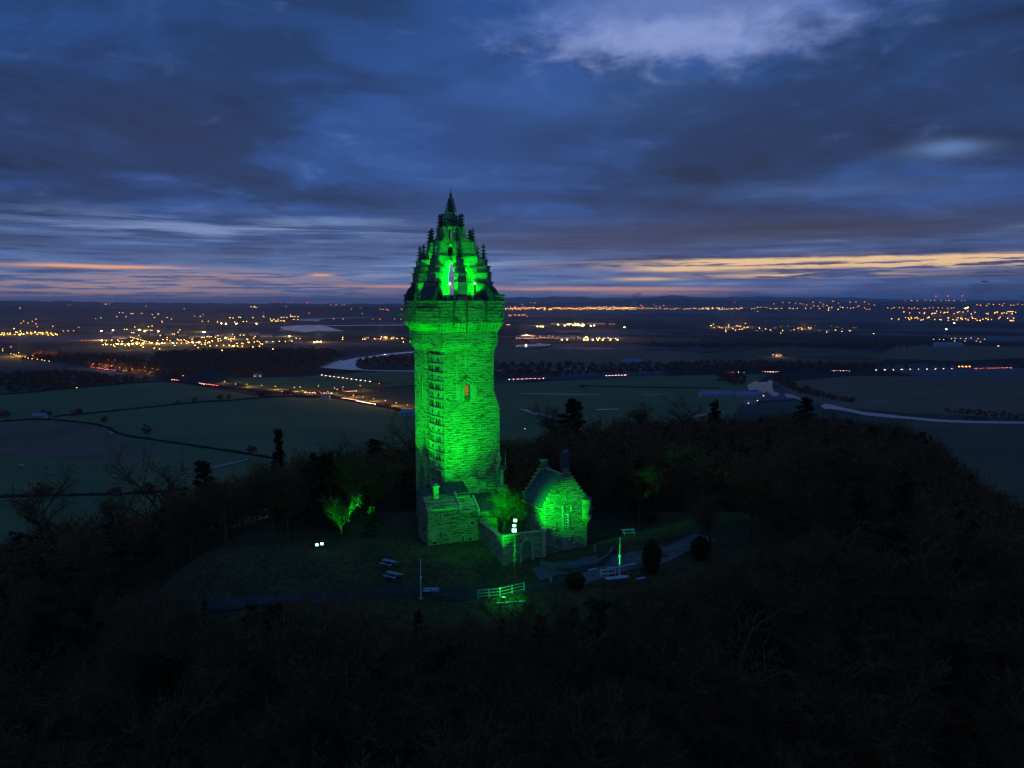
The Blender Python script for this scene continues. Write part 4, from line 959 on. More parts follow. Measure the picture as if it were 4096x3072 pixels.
def picnic(px, py, rz, label):
    e = empty('picnic_table', hill(px, py), rz); tag(e, label, 'picnic table', 'picnic tables on the lawn')
    mb = MB()
    for i in range(5): mb.box((-1.3, -.46 + i * .19, .92), (1.3, -.30 + i * .19, .97))
    mb.build('table_top', M['greywood'], e)
    for s in (-1, 1):
        mb = MB(); mb.box((-1.3, s * .95 - .18, .54), (1.3, s * .95 + .18, .59)); mb.build('seat', M['greywood'], e)
        mb = MB()
        for k in (-1, 1): mb.loft([[(s * .9 - .05, k * .95 - .06, 0), (s * .9 + .05, k * .95 - .06, 0), (s * .9 + .05, k * .95 + .06, 0), (s * .9 - .05, k * .95 + .06, 0)], [(s * .9 - .05, k * .3 - .06, .92), (s * .9 + .05, k * .3 - .06, .92), (s * .9 + .05, k * .3 + .06, .92), (s * .9 - .05, k * .3 + .06, .92)]])
        mb.box((s * .9 - .04, -1.1, .46), (s * .9 + .04, 1.1, .54)); mb.build('leg', M['greywood'], e)
picnic(389, 566, -.55, 'grey timber picnic table on the lawn, the upper of the two left of the tower')
picnic(393, 580, -.55, 'grey timber picnic table on the lawn, the lower of the two left of the tower')
picnic(628, 535, .1, 'pale picnic table alone on the lawn behind the keeper house')
for i, (px, py, lb) in enumerate(((431 - 3.5, 596, 'pale information board beside the white flagpole'), (432 + 3, 597, 'pale information board further from the white flagpole, next to its twin'))):
    e = empty('information_board', hill(px, py), .1); tag(e, lb, 'information board', 'pale information boards'); mb = MB(); mb.loft([[(-.65, -.4, .75), (.65, -.4, .75), (.65, .35, 1.1), (-.65, .35, 1.1)], [(-.65, -.42, .8), (.65, -.42, .8), (.65, .33, 1.15), (-.65, .33, 1.15)]]); mb.build('panel', M['paving'], e)
    for s in (-.5, .5): mb = MB(); mb.box((s - .04, -.04, 0), (s + .04, .04, .95)); mb.build('leg', M['iron'], e)
for px, py, lb in ((551, 584, 'small pale bollard lamp post right of the glowing fence'), (595, 552, 'low stone bollard at the foot of the turret'), (604, 566, 'dark litter bin by the curved pale path')):
    e = empty('bollard', hill(px, py)); tag(e, lb, 'bollard', 'bollards near the house'); mb = MB(); mb.lathe((0, 0), [(.22, -.1), (.22, .9), (.28, .92), (.28, 1.02), (.05, 1.12)], 10); mb.build('post', M['dark_stone'] if px > 600 else M['trim'], e)
# paths and paving on the hill
zf = lambda x, y: float(hz_(np.array(x), np.array(y))) + .10
PATH = [hill(*p) for p in ((577, 579), (590, 574), (604, 568), (625, 563), (645, 560), (662, 555), (680, 548), (697, 541), (706, 537))]
strip('path', dens(PATH, 1.0), 4.8, M['gravel'], zf)
strip('path', dens([hill(*p) for p in ((340, 598), (375, 594), (400, 592), (430, 593.5), (460, 597), (500, 593), (530, 588), (560, 584), (582, 578))], 1.0), 3.0, mat('worn_path', (.06, .055, .045), .9, .3, .8), zf)
strip('path', dens([hill(*p) for p in ((95, 612), (125, 613), (160, 612), (200, 609), (240, 605), (280, 601), (320, 600), (340, 598))], 1.0), 2.4, mat('leafy_path', (.07, .065, .06), .9, .4, .8), zf)
strip('path', dens([hill(*p) for p in ((536, 575), (555, 571), (577, 568), (600, 562))], 1.0), 3.5, mat('dark_paving', (.10, .10, .11), .8, .3, .8), zf)
# pale kerbs by the path
for pts, lb in ((((588, 571.5), (597, 570)), 'short pale kerb where the pale path begins'), (((606, 570.5), (620, 568), (636, 565)), 'curving pale kerb along the inner side of the path'), (((615, 580), (628, 578)), 'pale kerb beside the green pole'), (((636, 581), (645, 579.5)), 'pale kerb at the outer edge of the path')):
    P = [hill(*p) for p in pts]; e = empty('kerb_stone', P[0]); tag(e, lb, 'kerb', 'pale kerbs by the path'); mb = MB()
    for a, b in zip(P[:-1], P[1:]): mb.tube(a - P[0] + np.array([0, 0, .1]), b - P[0] + np.array([0, 0, .1]), .22, n=4)
    mb.build('kerb', M['paving'], e)
# clipped evergreen bush
def leafy(name, loc, rx, rz_, n, m, label, cat, parent=None):
    e = empty(name, loc); tag(e, label, cat); vs = []; fs = []
    for i in range(n):
        d = rng.normal(size=3); d /= np.linalg.norm(d); p = d * (.55 + .45 * rng.random()) * np.array([rx, rx, rz_]) + np.array([0, 0, rz_]); a = rng.normal(size=3) * .22; b = rng.normal(size=3) * .22
        k = len(vs); vs += [tuple(p - a), tuple(p + b), tuple(p + a)]; fs.append((k, k + 1, k + 2))
    me = D.meshes.new('crown'); me.from_pydata(vs, [], fs); me.materials.append(m); o = D.objects.new('crown', me); COL.objects.link(o); o.parent = e
    mb = MB(); mb.tube((0, 0, -.3), (0, 0, rz_), .12, .06); mb.build('trunk', M['bark'], e)
leafy('evergreen_bush', hill(651, 573), 1.5, 2.9, 2600, M['bush'], 'tall clipped evergreen bush beside the pale path', 'bush')
leafy('evergreen_bush', hill(700, 560), 1.5, 2.0, 2000, M['bush'], 'broad dark evergreen bush further up the pale path', 'bush')
leafy('evergreen_bush', hill(575, 589), 1.6, 1.2, 1200, M['bush'], 'low rounded bush right of the glowing fence', 'bush')
# curved terrace wall under the keeper's house
e = empty('terrace_wall', LW(11.5, -24, -3)); tag(e, 'low dark terrace wall curving below the keeper house', 'wall'); mb = MB(); prev = None
P = [LW(u, v_) for u, v_ in ((10.6, -21.5), (12.5, -24.0), (15.5, -25.5), (19, -25.6), (22.5, -24.3), (24.5, -22.0))]
for a, b in zip(P[:-1], P[1:]):
    o_ = LW(11.5, -24, -3); za, zb = hgt(a[0], a[1]) + 1.0, hgt(b[0], b[1]) + 1.0; t_ = (b - a)[:2]; L = np.linalg.norm(t_); t_ /= L; n_ = np.array([t_[1], -t_[0]]) * .22
    mb.loft([[(a[0] + s * n_[0] - o_[0], a[1] + s * n_[1] - o_[1], z - o_[2]) for s, z in ((1, za - 3), (-1, za - 3), (-1, za), (1, za))], [(b[0] + s * n_[0] - o_[0], b[1] + s * n_[1] - o_[1], z - o_[2]) for s, z in ((1, zb - 3), (-1, zb - 3), (-1, zb), (1, zb))]])
mb.build('wall', M['dark_stone'], e)

# ------------------------------------------------------------------ trees
def mesh_from(name, vs, fs, m):
    me = D.meshes.new(name); me.from_pydata([tuple(v) for v in vs], [], fs); me.materials.append(m); me.update(); return me


def bare_tree(seed, H_=12., spread=.9, twigs=1700, tw=.035):
    """returns trunk mesh and twig-crown mesh"""
    r = np.random.default_rng(seed); T_ = MB(); ends = []; lean = r.normal(size=2) * .04
    def grow(p, d, L, rad, lev):
        n = 3 if lev < 2 else 2
        for i in range(n):
            q = p + d * L / n; T_.tube(p, q, rad * (1 - i * .18), rad * (1 - (i + 1) * .18), n=5 if lev < 1 else 3)
            if lev < 3:
                k = (2 if lev == 0 and i == 0 else 3) if lev < 2 else 2
                if lev == 0 and i == 0: k = 0
                for _ in range(k):
                    az = r.uniform(0, 2 * PI); t_ = r.uniform(.5, 1.05) * (1 if lev else .9)
                    side = np.array([math.cos(az), math.sin(az), 0]); nd = d * math.cos(t_) + side * math.sin(t_) * spread + np.array([0, 0, .15]); nd /= np.linalg.norm(nd)
                    grow(p + (q - p) * r.uniform(.4, 1), nd, L * r.uniform(.45, .72) * (1 if lev else .8), rad * .5, lev + 1)
            d = d + r.normal(size=3) * (.10 if lev == 0 else .2); d /= np.linalg.norm(d); p = q
            if lev >= 2: ends.append((p, d))
        ends.append((p, d))
    grow(np.array([0, 0, -.6]), np.array([lean[0], lean[1], 1.0]), H_ * .72, H_ * .022, 0)
    vs = []; fs = []
    for i in range(twigs):
        p, d = ends[r.integers(len(ends))]; a = d + r.normal(size=3) * .75; a /= np.linalg.norm(a); L = r.uniform(.5, 1.5); w = np.cross(a, r.normal(size=3)); w *= tw / (np.linalg.norm(w) + 1e-6)
        p = p + r.normal(size=3) * .25; n = len(vs); vs += [p - w, p + w, p + a * L]; fs.append((n, n + 1, n + 2))
    return T_, vs, fs


def pine_tree(seed, H_=15., clumps=16, dense=90, conic=False):
    r = np.random.default_rng(seed); T_ = MB(); vs = []; fs = []; p = np.array([0, 0, -.6]); top = np.array([r.normal() * .5, r.normal() * .5, H_ * .93])
    T_.tube(p, p + (top - p) * .5, H_ * .018, H_ * .012, 6); T_.tube(p + (top - p) * .5, top, H_ * .012, H_ * .004, 5)
    for c in range(clumps):
        t_ = (c + .5) / clumps
        z = H_ * ((.12 + .86 * t_) if conic else (.48 + .5 * t_)); az = c * 2.4 + r.uniform(-.4, .4)
        rr = (H_ * .20 * (1.05 - t_) + .2) if conic else H_ * r.uniform(.05, .17) * (1.2 - t_ * .8)
        c0 = np.array([top[0] * z / H_, top[1] * z / H_, z]); cc = c0 + np.array([math.cos(az) * rr, math.sin(az) * rr, -rr * .25 if conic else 0])
        T_.tube(c0 - np.array([0, 0, rr * .2]), cc, .07, .03, 3)
        sz = np.array([1, 1, .35]) * (rr * .55 + .45 if conic else H_ * r.uniform(.06, .10))
        for i in range(dense):
            d = r.normal(size=3); d /= np.linalg.norm(d); q = cc + d * sz * r.random() ** .4; a = r.normal(size=3) * .26; b = r.normal(size=3) * .26; n = len(vs); vs += [q - a, q + b, q + a]; fs.append((n, n + 1, n + 2))
    if conic:
        for i in range(120):
            z = H_ * r.uniform(.85, 1.02); q = np.array([r.normal() * .15, r.normal() * .15, z]); a = r.normal(size=3) * .2; n = len(vs); vs += [q - a, q + r.normal(size=3) * .2, q + a]; fs.append((n, n + 1, n + 2))
    return T_, vs, fs


def proto(kind, name, T_, vs, fs, mt, mc):
    tm = mesh_from('trunk', T_.v, T_.f, mt); cm = mesh_from('crown', vs, fs, mc); return (kind, tm, cm)


PR = {'bare': [proto('bare', 'bare_tree', *bare_tree(s, 12, .9 + .1 * (s % 3)), M['bark'], M['twig']) for s in (1, 2, 3, 4, 5)],
      'pine': [proto('pine', 'pine_tree', *pine_tree(s), M['bark2'], M['needle']) for s in (11, 12, 13)],
      'spruce': [proto('spruce', 'spruce_tree', *pine_tree(s, 14, 26, 60, True), M['bark'], M['needle']) for s in (21, 22)]}
BASEH = {'bare': 12., 'pine': 15., 'spruce': 14.}
NAME = {'bare': 'bare_tree', 'pine': 'pine_tree', 'spruce': 'spruce_tree'}
count = {'bare': 0, 'pine': 0, 'spruce': 0}


def put_tree(kind, p, h, label, group=None, wide=1.0, which=None):
    pr = PR[kind][int(rng.integers(len(PR[kind]))) if which is None else which]; s = h / BASEH[kind]
    e = empty(NAME[kind], p, float(rng.uniform(0, 6.28))); e.scale = (s * wide, s * wide, s)
    for nm, me in (('trunk', pr[1]), ('crown', pr[2])): o = D.objects.new(nm, me); COL.objects.link(o); o.parent = e
    tag(e, label, 'tree', group); count[kind] += 1; return e


def proj(p):
    x, y, z = p; z -= ZC; d = y * CT - z * ST; return 512 + F * x / d, 384 - F * (y * ST + z * CT) / d
def inpoly(px, py, poly):
    c = False; n = len(poly)
    for i in range(n):
        x0, y0 = poly[i]; x1, y1 = poly[i - 1]
        if (y0 > py) != (y1 > py) and px < (x1 - x0) * (py - y0) / (y1 - y0) + x0: c = not c
    return c



# silhouettes of the wood: row the treetops reach at each column, behind and in front of the terrace
BX = [-60, 0, 50, 100, 150, 200, 250, 275, 300, 350, 400, 520, 540, 560, 600, 700, 800, 850, 900, 940, 980, 1010, 1080]
BYv = [545, 535, 520, 515, 503, 488, 470, 462, 452, 442, 437, 437, 433, 427, 417, 413, 411, 412, 420, 440, 477, 500, 540]
FX = [-60, 0, 60, 95, 150, 240, 330, 420, 480, 530, 570, 610, 640, 680, 730, 800, 900, 1080]
FYv = [560, 570, 585, 596, 600, 598, 608, 608, 616, 612, 600, 594, 588, 580, 556, 540, 520, 520]
clear = [np.array([(a[0], a[1]) for a in dens(PATH, 2)])]
lp = np.array([hill(x, y)[:2] for x, y in ((95, 612), (125, 613), (160, 612), (200, 609), (240, 605), (280, 601), (320, 600), (340, 598))])
pts = []
LAWN = [tuple(hill(*q)[:2]) for q in ((400, 542), (370, 547), (345, 553), (322, 561), (300, 575), (272, 588), (250, 601), (300, 607), (360, 608), (420, 609), (500, 613), (560, 604), (610, 593), (640, 586), (670, 572), (692, 556), (690, 545), (688, 534), (640, 528), (600, 526), (575, 527), (500, 527), (430, 527))]
cand = []
for yy in np.arange(58, 345, 5.6):
    for xx in np.arange(-215, 235, 5.6): cand.append((xx + rng.uniform(-2.3, 2.3), yy + rng.uniform(-2.3, 2.3)))
for x, y in cand:
    z = float(hgt(x, y))
    if z < -88: continue
    px, py = proj((x, y, z + 8))
    if px < -50 or px > 1074 or py > 850: continue
    if inpoly(x, y, LAWN): continue
    if np.min(np.hypot(clear[0][:, 0] - x, clear[0][:, 1] - y)) < 5.5: continue
    if min(np.hypot(a[0] - x, a[1] - y) for a in np.vstack([lp, (lp[1:] + lp[:-1]) / 2])) < 3: continue
    if abs(x + 11) < 15 and 140 < y < 172: continue
    if 46 < math.degrees(math.atan2(x - base[0], y - base[1])) < 66 and math.hypot(x - base[0], y - base[1]) < 58: continue
    q_ = min(1.0, max(0.0, ((x - p1[0]) * 16.5 + (y - p1[1]) * 15.0) / (16.5 ** 2 + 15.0 ** 2)))
    if math.hypot(x - p1[0] - 16.5 * q_, y - p1[1] - 15.0 * q_) < 8.0 and y > p1[1] - 3: continue
    front = y < 135 or (x > 34 and y < 165 and z < -3) or (x < -36 and y < 140)
    lim = np.interp(px, FX, FYv) if front else np.interp(px, BX, BYv)
    lim += rng.uniform(0, 9 if front else 13)
    r_ = ray(px, lim); zmax = (r_ * (y / r_[1]))[2] + ZC
    h = min(rng.uniform(10, 17) if not front else rng.uniform(9, 19), zmax - z)
    if h < 3.5: continue
    pts.append((math.hypot(x, y), x, y, z, h, px, front))
pts.sort()
vis = [p for p in pts]
near, rest = vis[:262], vis[262:]
for dist, x, y, z, h, px, front in near:
    k = 'bare' if rng.random() < .84 else ('pine' if rng.random() < .6 else 'spruce')
    if front:
        reg = ('the left foreground slope' if px < 360 else 'the centre foreground slope below the terrace' if px < 680 else 'the right foreground slope')
    else: reg = ('the wood left of the tower' if px < 450 else 'the wood right of the house')
    word = {'bare': 'bare leafless tree', 'pine': 'dark scots pine', 'spruce': 'dark pointed spruce'}[k]
    put_tree(k, (x, y, z), h, f'{word} standing in the unlit wood on {reg}' if front else f'{word} among the unlit trees of {reg}', f'{word}s of {reg}')
# the far part of the wood, too many to single out
mb_v = []; mb_f = []; nv = 0; low = []
for s in (31, 32, 33, 34):
    T_, v_, f_ = bare_tree(s, 12, 1.0, 420, .085); low.append((np.array(v_), np.array(f_)))
    big = [i for i in range(len(T_.f))][:0]
lowp = []
for s in (41, 42): T_, v_, f_ = pine_tree(s, 14, 14, 26, s == 42); lowp.append((np.array(v_), np.array(f_)))
for k, (src, nm, m) in enumerate(((low, 'far_woodland', M['twig']), (lowp, 'far_evergreens', M['needle']))):
    AV = []; AF = []; nv = 0
    for i, (dist, x, y, z, h, px, front) in enumerate(rest):
        if (i % 7 == 3) != (k == 1): continue
        v_, f_ = src[int(rng.integers(len(src)))]; a = rng.uniform(0, 6.28); s = h / (12. if k == 0 else 14.); c, sn = math.cos(a), math.sin(a)
        w = np.stack([(v_[:, 0] * c - v_[:, 1] * sn) * s * 1.1 + x, (v_[:, 0] * sn + v_[:, 1] * c) * s * 1.1 + y, v_[:, 2] * s + z], 1)
        AV.append(w); AF.append(f_ + nv); nv += len(w)
    if AV:
        me = D.meshes.new(nm); me.from_pydata(np.vstack(AV).tolist(), [], np.vstack(AF).tolist()); me.materials.append(m); o = D.objects.new(nm, me); COL.objects.link(o)
        tag(o, 'far wood of bare trees over the ridge behind the tower' if k == 0 else 'dark evergreens mixed into the far wood over the ridge', 'woodland', kind='stuff')


def tree_at(kind, px, pyt, y, label, group=None, wide=1.0, which=None):
    """tree whose top is seen at (px, pyt), standing on the hill at depth y"""
    t_ = atY(px, pyt, y); z = float(hgt(t_[0], y)); return put_tree(kind, (t_[0], y, z), max(3., t_[2] - z), label, group, wide, which)
tree_at('pine', 277, 429, 196, 'tall gaunt pine with tiny crown standing clear above the wood', None, .45, 0)
tree_at('pine', 201, 461, 178, 'flat topped bare looking pine rising over the left wood edge', None, .9, 1)
tree_at('bare', 176 / 4 + 0, 487, 170, 'lone bare tree at the far left rising against the field', None, .8)
tree_at('bare', 115, 497, 172, 'second bare tree from the left rising against the field', None, .6)
tree_at('bare', 150, 474, 200, 'bare bushy tree rising between the left trees and the flat topped pine', None, .9)
tree_at('pine', 577, 400, 262, 'broad dark tree right of the tower rising over the ridge line', None, 1.2, 2)
tree_at('bare', 561, 407, 268, 'faint bare tree just left of the broad dark tree on the ridge', None, 1.0)
tree_at('spruce', 717, 401, 285, 'small pointed spruce standing clear on the ridge line', None, .9, 0)
tree_at('bare', 640, 407, 285, 'bare forked tree on the ridge line between broad tree and spruce', None, 1.1)
tree_at('bare', 680, 406, 285, 'bare twiggy tree on the ridge left of the pointed spruce', None, 1.1)
tree_at('pine', 805, 397, 300, 'dark irregular tree on the ridge below the pale pond', None, 1.0, 1)
tree_at('pine', 372, 440, 215, 'rounded dark tree crown above the wood left of the tower', None, 1.3, 0)
tree_at('bare', 408, 432, 205, 'bare tree just left of the green tower above the wood', None, .8)
# trees caught by the floodlights
b = hill(331, 553); put_tree('bare', (b[0] + 1.0, b[1] + 5, float(hgt(b[0] + 1, b[1] + 5))), 8.6, 'bare tree with branches lit bright green by the left floodlights', None, 1.15, 1)
put_tree('spruce', (b[0] + 5.5, b[1] + 9, float(hgt(b[0] + 5, b[1] + 9))), 6.0, 'small evergreen faintly lit green beside the glowing bare tree', None, 1.0, 1)
q = LW(8.6, -10.5); put_tree('bare', (q[0] - .6, q[1] + .5, 0), 9.6, 'courtyard tree with twigs lit bright green above the stacked floodlights', None, .95, 3)
q = LW(9.8, -11.5); put_tree('bare', (q[0] + 1.5, q[1] + 1.5, 0), 8.3, 'smaller green lit bare tree between the statue and the keeper house', None, .9, 0)

# ---- woods, hedges and hedgerow trees on the plain
def blobs(name, pts, label, size=9., kind='stuff', cat='woodland', m=None, parent=None, zb=-100):
    """clumps of jagged crowns at world points"""
    base_ = []
    for s in range(5):
        r = np.random.default_rng(100 + s); v_ = []; f_ = []
        for i in range(46):
            d = r.normal(size=3); d /= np.linalg.norm(d); p = d * np.array([.48, .48, .42]) * r.uniform(.5, 1.05) + np.array([0, 0, .52]); a = r.normal(size=3) * .17; c_ = r.normal(size=3) * .17; n = len(v_); v_ += [p - a, p + c_, p + a]; f_.append((n, n + 1, n + 2))
        n = len(v_); v_ += [np.array([-.03, 0, -.1]), np.array([.03, 0, -.1]), np.array([0, 0, .7])]; f_.append((n, n + 1, n + 2)); base_.append((np.array(v_), np.array(f_)))
    AV = []; AF = []; nv = 0
    for p in pts:
        v_, f_ = base_[int(rng.integers(5))]; s = size * rng.uniform(.6, 1.15); a = rng.uniform(0, 6.28); c, sn = math.cos(a), math.sin(a)
        AV.append(np.stack([(v_[:, 0] * c - v_[:, 1] * sn) * s * 1.25 + p[0], (v_[:, 0] * sn + v_[:, 1] * c) * s * 1.25 + p[1], v_[:, 2] * s + zb], 1)); AF.append(f_ + nv); nv += len(v_)
    me = D.meshes.new(name); me.from_pydata(np.vstack(AV).tolist(), [], np.vstack(AF).tolist()); me.materials.append(m or M['twig']); o = D.objects.new(name, me); COL.objects.link(o)
    tag(o, label, cat, kind=kind); return o


def wood(poly, step, label, size=10):
    W_ = [G(x, y)[:2] for x, y in poly]; xs = [p[0] for p in W_]; ys = [p[1] for p in W_]; P = []
    for x in np.arange(min(xs), max(xs), step):
        for y in np.arange(min(ys), max(ys), step * 1.4):
            q = (x + rng.uniform(-.4, .4) * step, y + rng.uniform(-.5, .5) * step)
            if inpoly(q[0], q[1], W_): P.append(q)
    if P: blobs('distant_wood', P, label, size)
wood([(200, 352), (240, 350), (330, 350), (345, 356), (318, 367), (300, 374), (240, 376), (200, 366), (150, 360), (160, 353)], 17, 'dark wood on the plain between the town lights and the river bend')
wood([(0, 376), (60, 372), (88, 374), (120, 379), (150, 381), (90, 387), (40, 391), (0, 394)], 15, 'dark wooded strip on the plain at the left edge', 9)
wood([(20, 360), (60, 362), (90, 368), (190, 380), (205, 370), (120, 356), (40, 353)], 16, 'dark wood around the lit road on the left', 8)
wood([(355, 361), (380, 357), (418, 356), (440, 362), (440, 368), (400, 367), (362, 367)], 18, 'dark wood inside the river bend', 8)
wood([(495, 372.5), (560, 369), (700, 369), (780, 367), (880, 366), (880, 369.5), (780, 370.5), (700, 371), (600, 374), (495, 378)], 19, 'long dark tree belt beside the road across the plain', 9)
wood([(495, 364.5), (600, 364), (760, 362), (860, 365), (860, 367.5), (760, 367), (600, 368), (495, 368.8)], 21, 'dark tree belt beyond the thin river', 8)
wood([(776, 378), (790, 380), (800, 388), (830, 396), (860, 402), (850, 403), (820, 398), (795, 392), (782, 386)], 10, 'trees on the far bank right of the pale pond', 7)
wood([(716, 375), (742, 374.5), (745, 380), (744, 386), (728, 384)], 11, 'trees left of the pale pond', 7)
wood([(744, 392.3), (758, 393.8), (764, 395.2), (748, 394)], 7, 'bushes on the near bank of the pale pond', 4)
wood([(850, 367), (1060, 365.8), (1060, 367), (850, 369)], 22, 'roadside tree line far on the right', 7)
wood([(640, 344), (760, 345), (860, 343), (950, 346), (860, 348.5), (760, 348), (650, 347)], 30, 'dark woods in the middle of the far plain', 11)
wood([(940, 412), (955, 409), (1030, 416), (1060, 418), (1060, 421), (1000, 419)], 9, 'bushes along the near bank of the river on the right', 4)


def hedge(pts, label, h=2.2, w=2.5, gapm=0):
    P = dens([G(*p) for p in pts], 3.0 if gapm == 0 else gapm)
    e = empty('hedge', P[0]); tag(e, label, 'hedge', 'field hedges on the plain'); o0 = P[0]; mb = MB(); prev = None
    for i, p in enumerate(P):
        d = P[min(i + 1, len(P) - 1)] - P[max(0, i - 1)]; d = d / (np.linalg.norm(d) + 1e-9); n = np.array([-d[1], d[0], 0]); hh = h * rng.uniform(.7, 1.2); ww = w * rng.uniform(.8, 1.2); q = p - o0
        rg = [tuple(q + n * a * ww + np.array([0, 0, z])) for a, z in ((-.5, -.2), (.5, -.2), (.42, hh * .8), (0, hh), (-.42, hh * .75))]
        if prev: mb.loft([prev, rg], cap=i in (1, len(P) - 1))
        prev = rg
    mb.build('foliage', M['hedge'], e)
HE = [(A1([(0, 1400), (150, 1392), (280, 1380), (560, 1382), (800, 1405), (1000, 1430), (1130, 1465), (1180, 1500), (1260, 1530), (1380, 1562)]) + A6([(820, 148), (1000, 175), (1200, 205), (1450, 246), (1480, 252)]), 'long dark hedge sweeping down through the left fields'),
      (A1([(560, 1352), (640, 1340), (900, 1318), (1180, 1290), (1500, 1258), (1850, 1220), (2130, 1195)]) + A2([(300, 1142), (550, 1120), (750, 1106), (930, 1092)]), 'straight dark hedge across the big green field to the roundabout'),
      (A1([(0, 1120), (300, 1098), (900, 1040), (1500, 985), (1800, 985), (2100, 1018)]), 'dark hedge along the top of the big green field'),
      (A6([(0, 448), (300, 440), (600, 436), (800, 425), (1000, 408)]), 'dark hedge low in the left field behind the bare trees'),
      (A3([(800, 948), (1200, 960), (1640, 968), (2170, 972)]), 'dark hedge across the green field right of the tower'),
      (A4([(0, 730), (400, 700), (860, 650)]), 'faint hedge beyond the dark belt, centre right'),
      (A4([(940, 765), (1300, 780), (1936, 800)]), 'faint hedge right of the glowing farmhouse'),
      (A5([(0, 820), (500, 825), (900, 840)]), 'thin hedge in the far right brown fields')]
for pts_, lb in HE: hedge(pts_, lb)
blobs('hedgerow_trees', [G(x, y)[:2] for x, y in A1([(20, 1340), (60, 1345), (790, 1330), (820, 1320), (1080, 1400), (1100, 1385), (1530, 1520), (1850, 1215), (2025, 1195), (520, 1330), (460, 1335)]) + A2([(205, 1125), (295, 1118), (600, 1092), (640, 1090), (700, 1092), (860, 1080), (900, 1082), (1190, 1078), (1870, 1200), (1900, 1215), (1960, 1235), (2000, 1248), (1620, 1008), (1800, 1000)]) + A3([(840, 970), (2190, 900), (2150, 905)]) + A6([(235, 440), (780, 425), (1330, 215), (600, 440)])] , 'scattered hedgerow trees on the green fields', 8)

# ------------------------------------------------------------------ lamps and buildings of the plain
YEL, ORA, WHI, RED = (1.0, .50, .10), (1.0, .30, .04), (1.0, .64, .20), (1.0, .02, .04)
LM = {}
def lamp_mesh(cls, colr, power):
    key = (cls, colr, power)
    if key not in LM:
        r, H_ = {'near': (.42, 9), 'mid': (.8, 10), 'far': (1.5, 13), 'vfar': (3.0, 18)}[cls]
        mb = MB(); mb.tube((0, 0, -.3), (0, 0, H_), .09 if cls == 'near' else r * .12, n=5); mb.tube((0, 0, H_), (r * 1.3, 0, H_ + .2), .07 if cls == 'near' else r * .1, n=4)
        mb.lathe((r * 1.3, 0), [(r * .3, H_ - r * .35), (r, H_ - r * .25), (r * .9, H_ + r * .15), (r * .4, H_ + r * .3)], 8, mi=1)
        o = mb.build('street_lamp', [M['iron'], glow('lamp_glow', colr, power)]); LM[key] = o.data; D.objects.remove(o)
    return LM[key]


def lamp(px, py, cls, colr, power, label, group, z=None):
    H_ = {'near': 9, 'mid': 10, 'far': 13, 'vfar': 18}[cls]; p = G(px, py, -100 + H_); p[2] = -100 if z is None else z
    sc_ = max(1.0, (.66 if power >= 16 else .37) * float(np.hypot(p[0], p[1])) / F / RB[cls])
    if py < 316: p = land(px, py); sc_ = max(1.0, .37 * p[1] / F / RB[cls]); p[2] -= H_ * sc_ * .6
    elif z is None: p = G(px, py, -100 + H_ * sc_); p[2] = -100
    LQ.append(((0 if group is None else {'near': .1, 'mid': .2, 'far': .4, 'vfar': .8}[cls]) - min(power, 30) * .01 + (.1 if colr == ORA else 0), cls, colr, power, p, label, group))
LQ = []
YS = np.arange(1500, 45000, 40.)
def land(px, py):
    """where the view line px, py meets the plain or a hillside"""
    r_ = ray(px, py); xs = r_[0] / r_[1] * YS; zr = ZC + r_[2] / r_[1] * YS; g = np.full(len(YS), -100.)
    for dist, depth, rx, rz in RIDGES:
        k = (YS - dist) / depth; hh = np.interp(k, [a for a, _ in ROWS], [b for _, b in ROWS], 0, 0); top = np.interp(xs, rx, rz, -101, -101); g = np.maximum(g, -101 + hh * (top + 101))
    hit = np.nonzero(zr <= g)[0]; i = hit[0] if len(hit) else len(YS) - 1; return np.array([xs[i], YS[i], zr[i] if len(hit) else g[i]])
RB = {'near': .42, 'mid': .8, 'far': 1.5, 'vfar': 3.0}
def flush_lamps():
    LQ.sort(key=lambda q: q[0]); SV = []; SF = []; SM = []; mats_ = []
    for i, (_, cls, colr, power, p, label, group) in enumerate(LQ):
        dist = float(np.hypot(p[0], p[1])); big = power >= 16; me = lamp_mesh(cls, colr, power * (2.0 if cls in ('far', 'vfar') else 1.2)); a = float(rng.uniform(0, 6.28)); sc = max(1.0, (.66 if big else .37) * dist / F / RB[cls])
        if i < 290:
            o = D.objects.new('street_lamp', me); COL.objects.link(o); o.location = tuple(map(float, p)); o.rotation_euler = (0, 0, a); o.scale = (sc, sc, sc); tag(o, label, 'street lamp', group); continue
        c, sn = math.cos(a) * sc, math.sin(a) * sc; n0 = len(SV)
        for m_ in me.materials:
            if m_ not in mats_: mats_.append(m_)
        SV += [(v.co.x * c - v.co.y * sn + p[0], v.co.x * sn + v.co.y * c + p[1], v.co.z * sc + p[2]) for v in me.vertices]
        for f in me.polygons: SF.append(tuple(k + n0 for k in f.vertices)); SM.append(mats_.index(me.materials[f.material_index]))
    me = D.meshes.new('distant_lamps'); me.from_pydata(SV, [], SF)
    for m_ in mats_: me.materials.append(m_)
    me.polygons.foreach_set('material_index', SM); o = D.objects.new('distant_lamps', me); COL.objects.link(o)
    tag(o, 'countless tiny town lamps spread along the far plain and horizon', 'town lamps', kind='stuff')


def lamps(pts, cls, colr, power, label, group):
    for x, y in pts: lamp(x, y, cls, colr, power, label, group)
def jit(fn, x0, x1, y0, y1, n, sl=0.0):
    out = []
    for i in range(n):
        x = x0 + (x1 - x0) * (i + rng.uniform(.1, .9)) / n; out.append((x, y0 + (y1 - y0) * rng.random() + sl * (x - x0)))
    return fn(out)


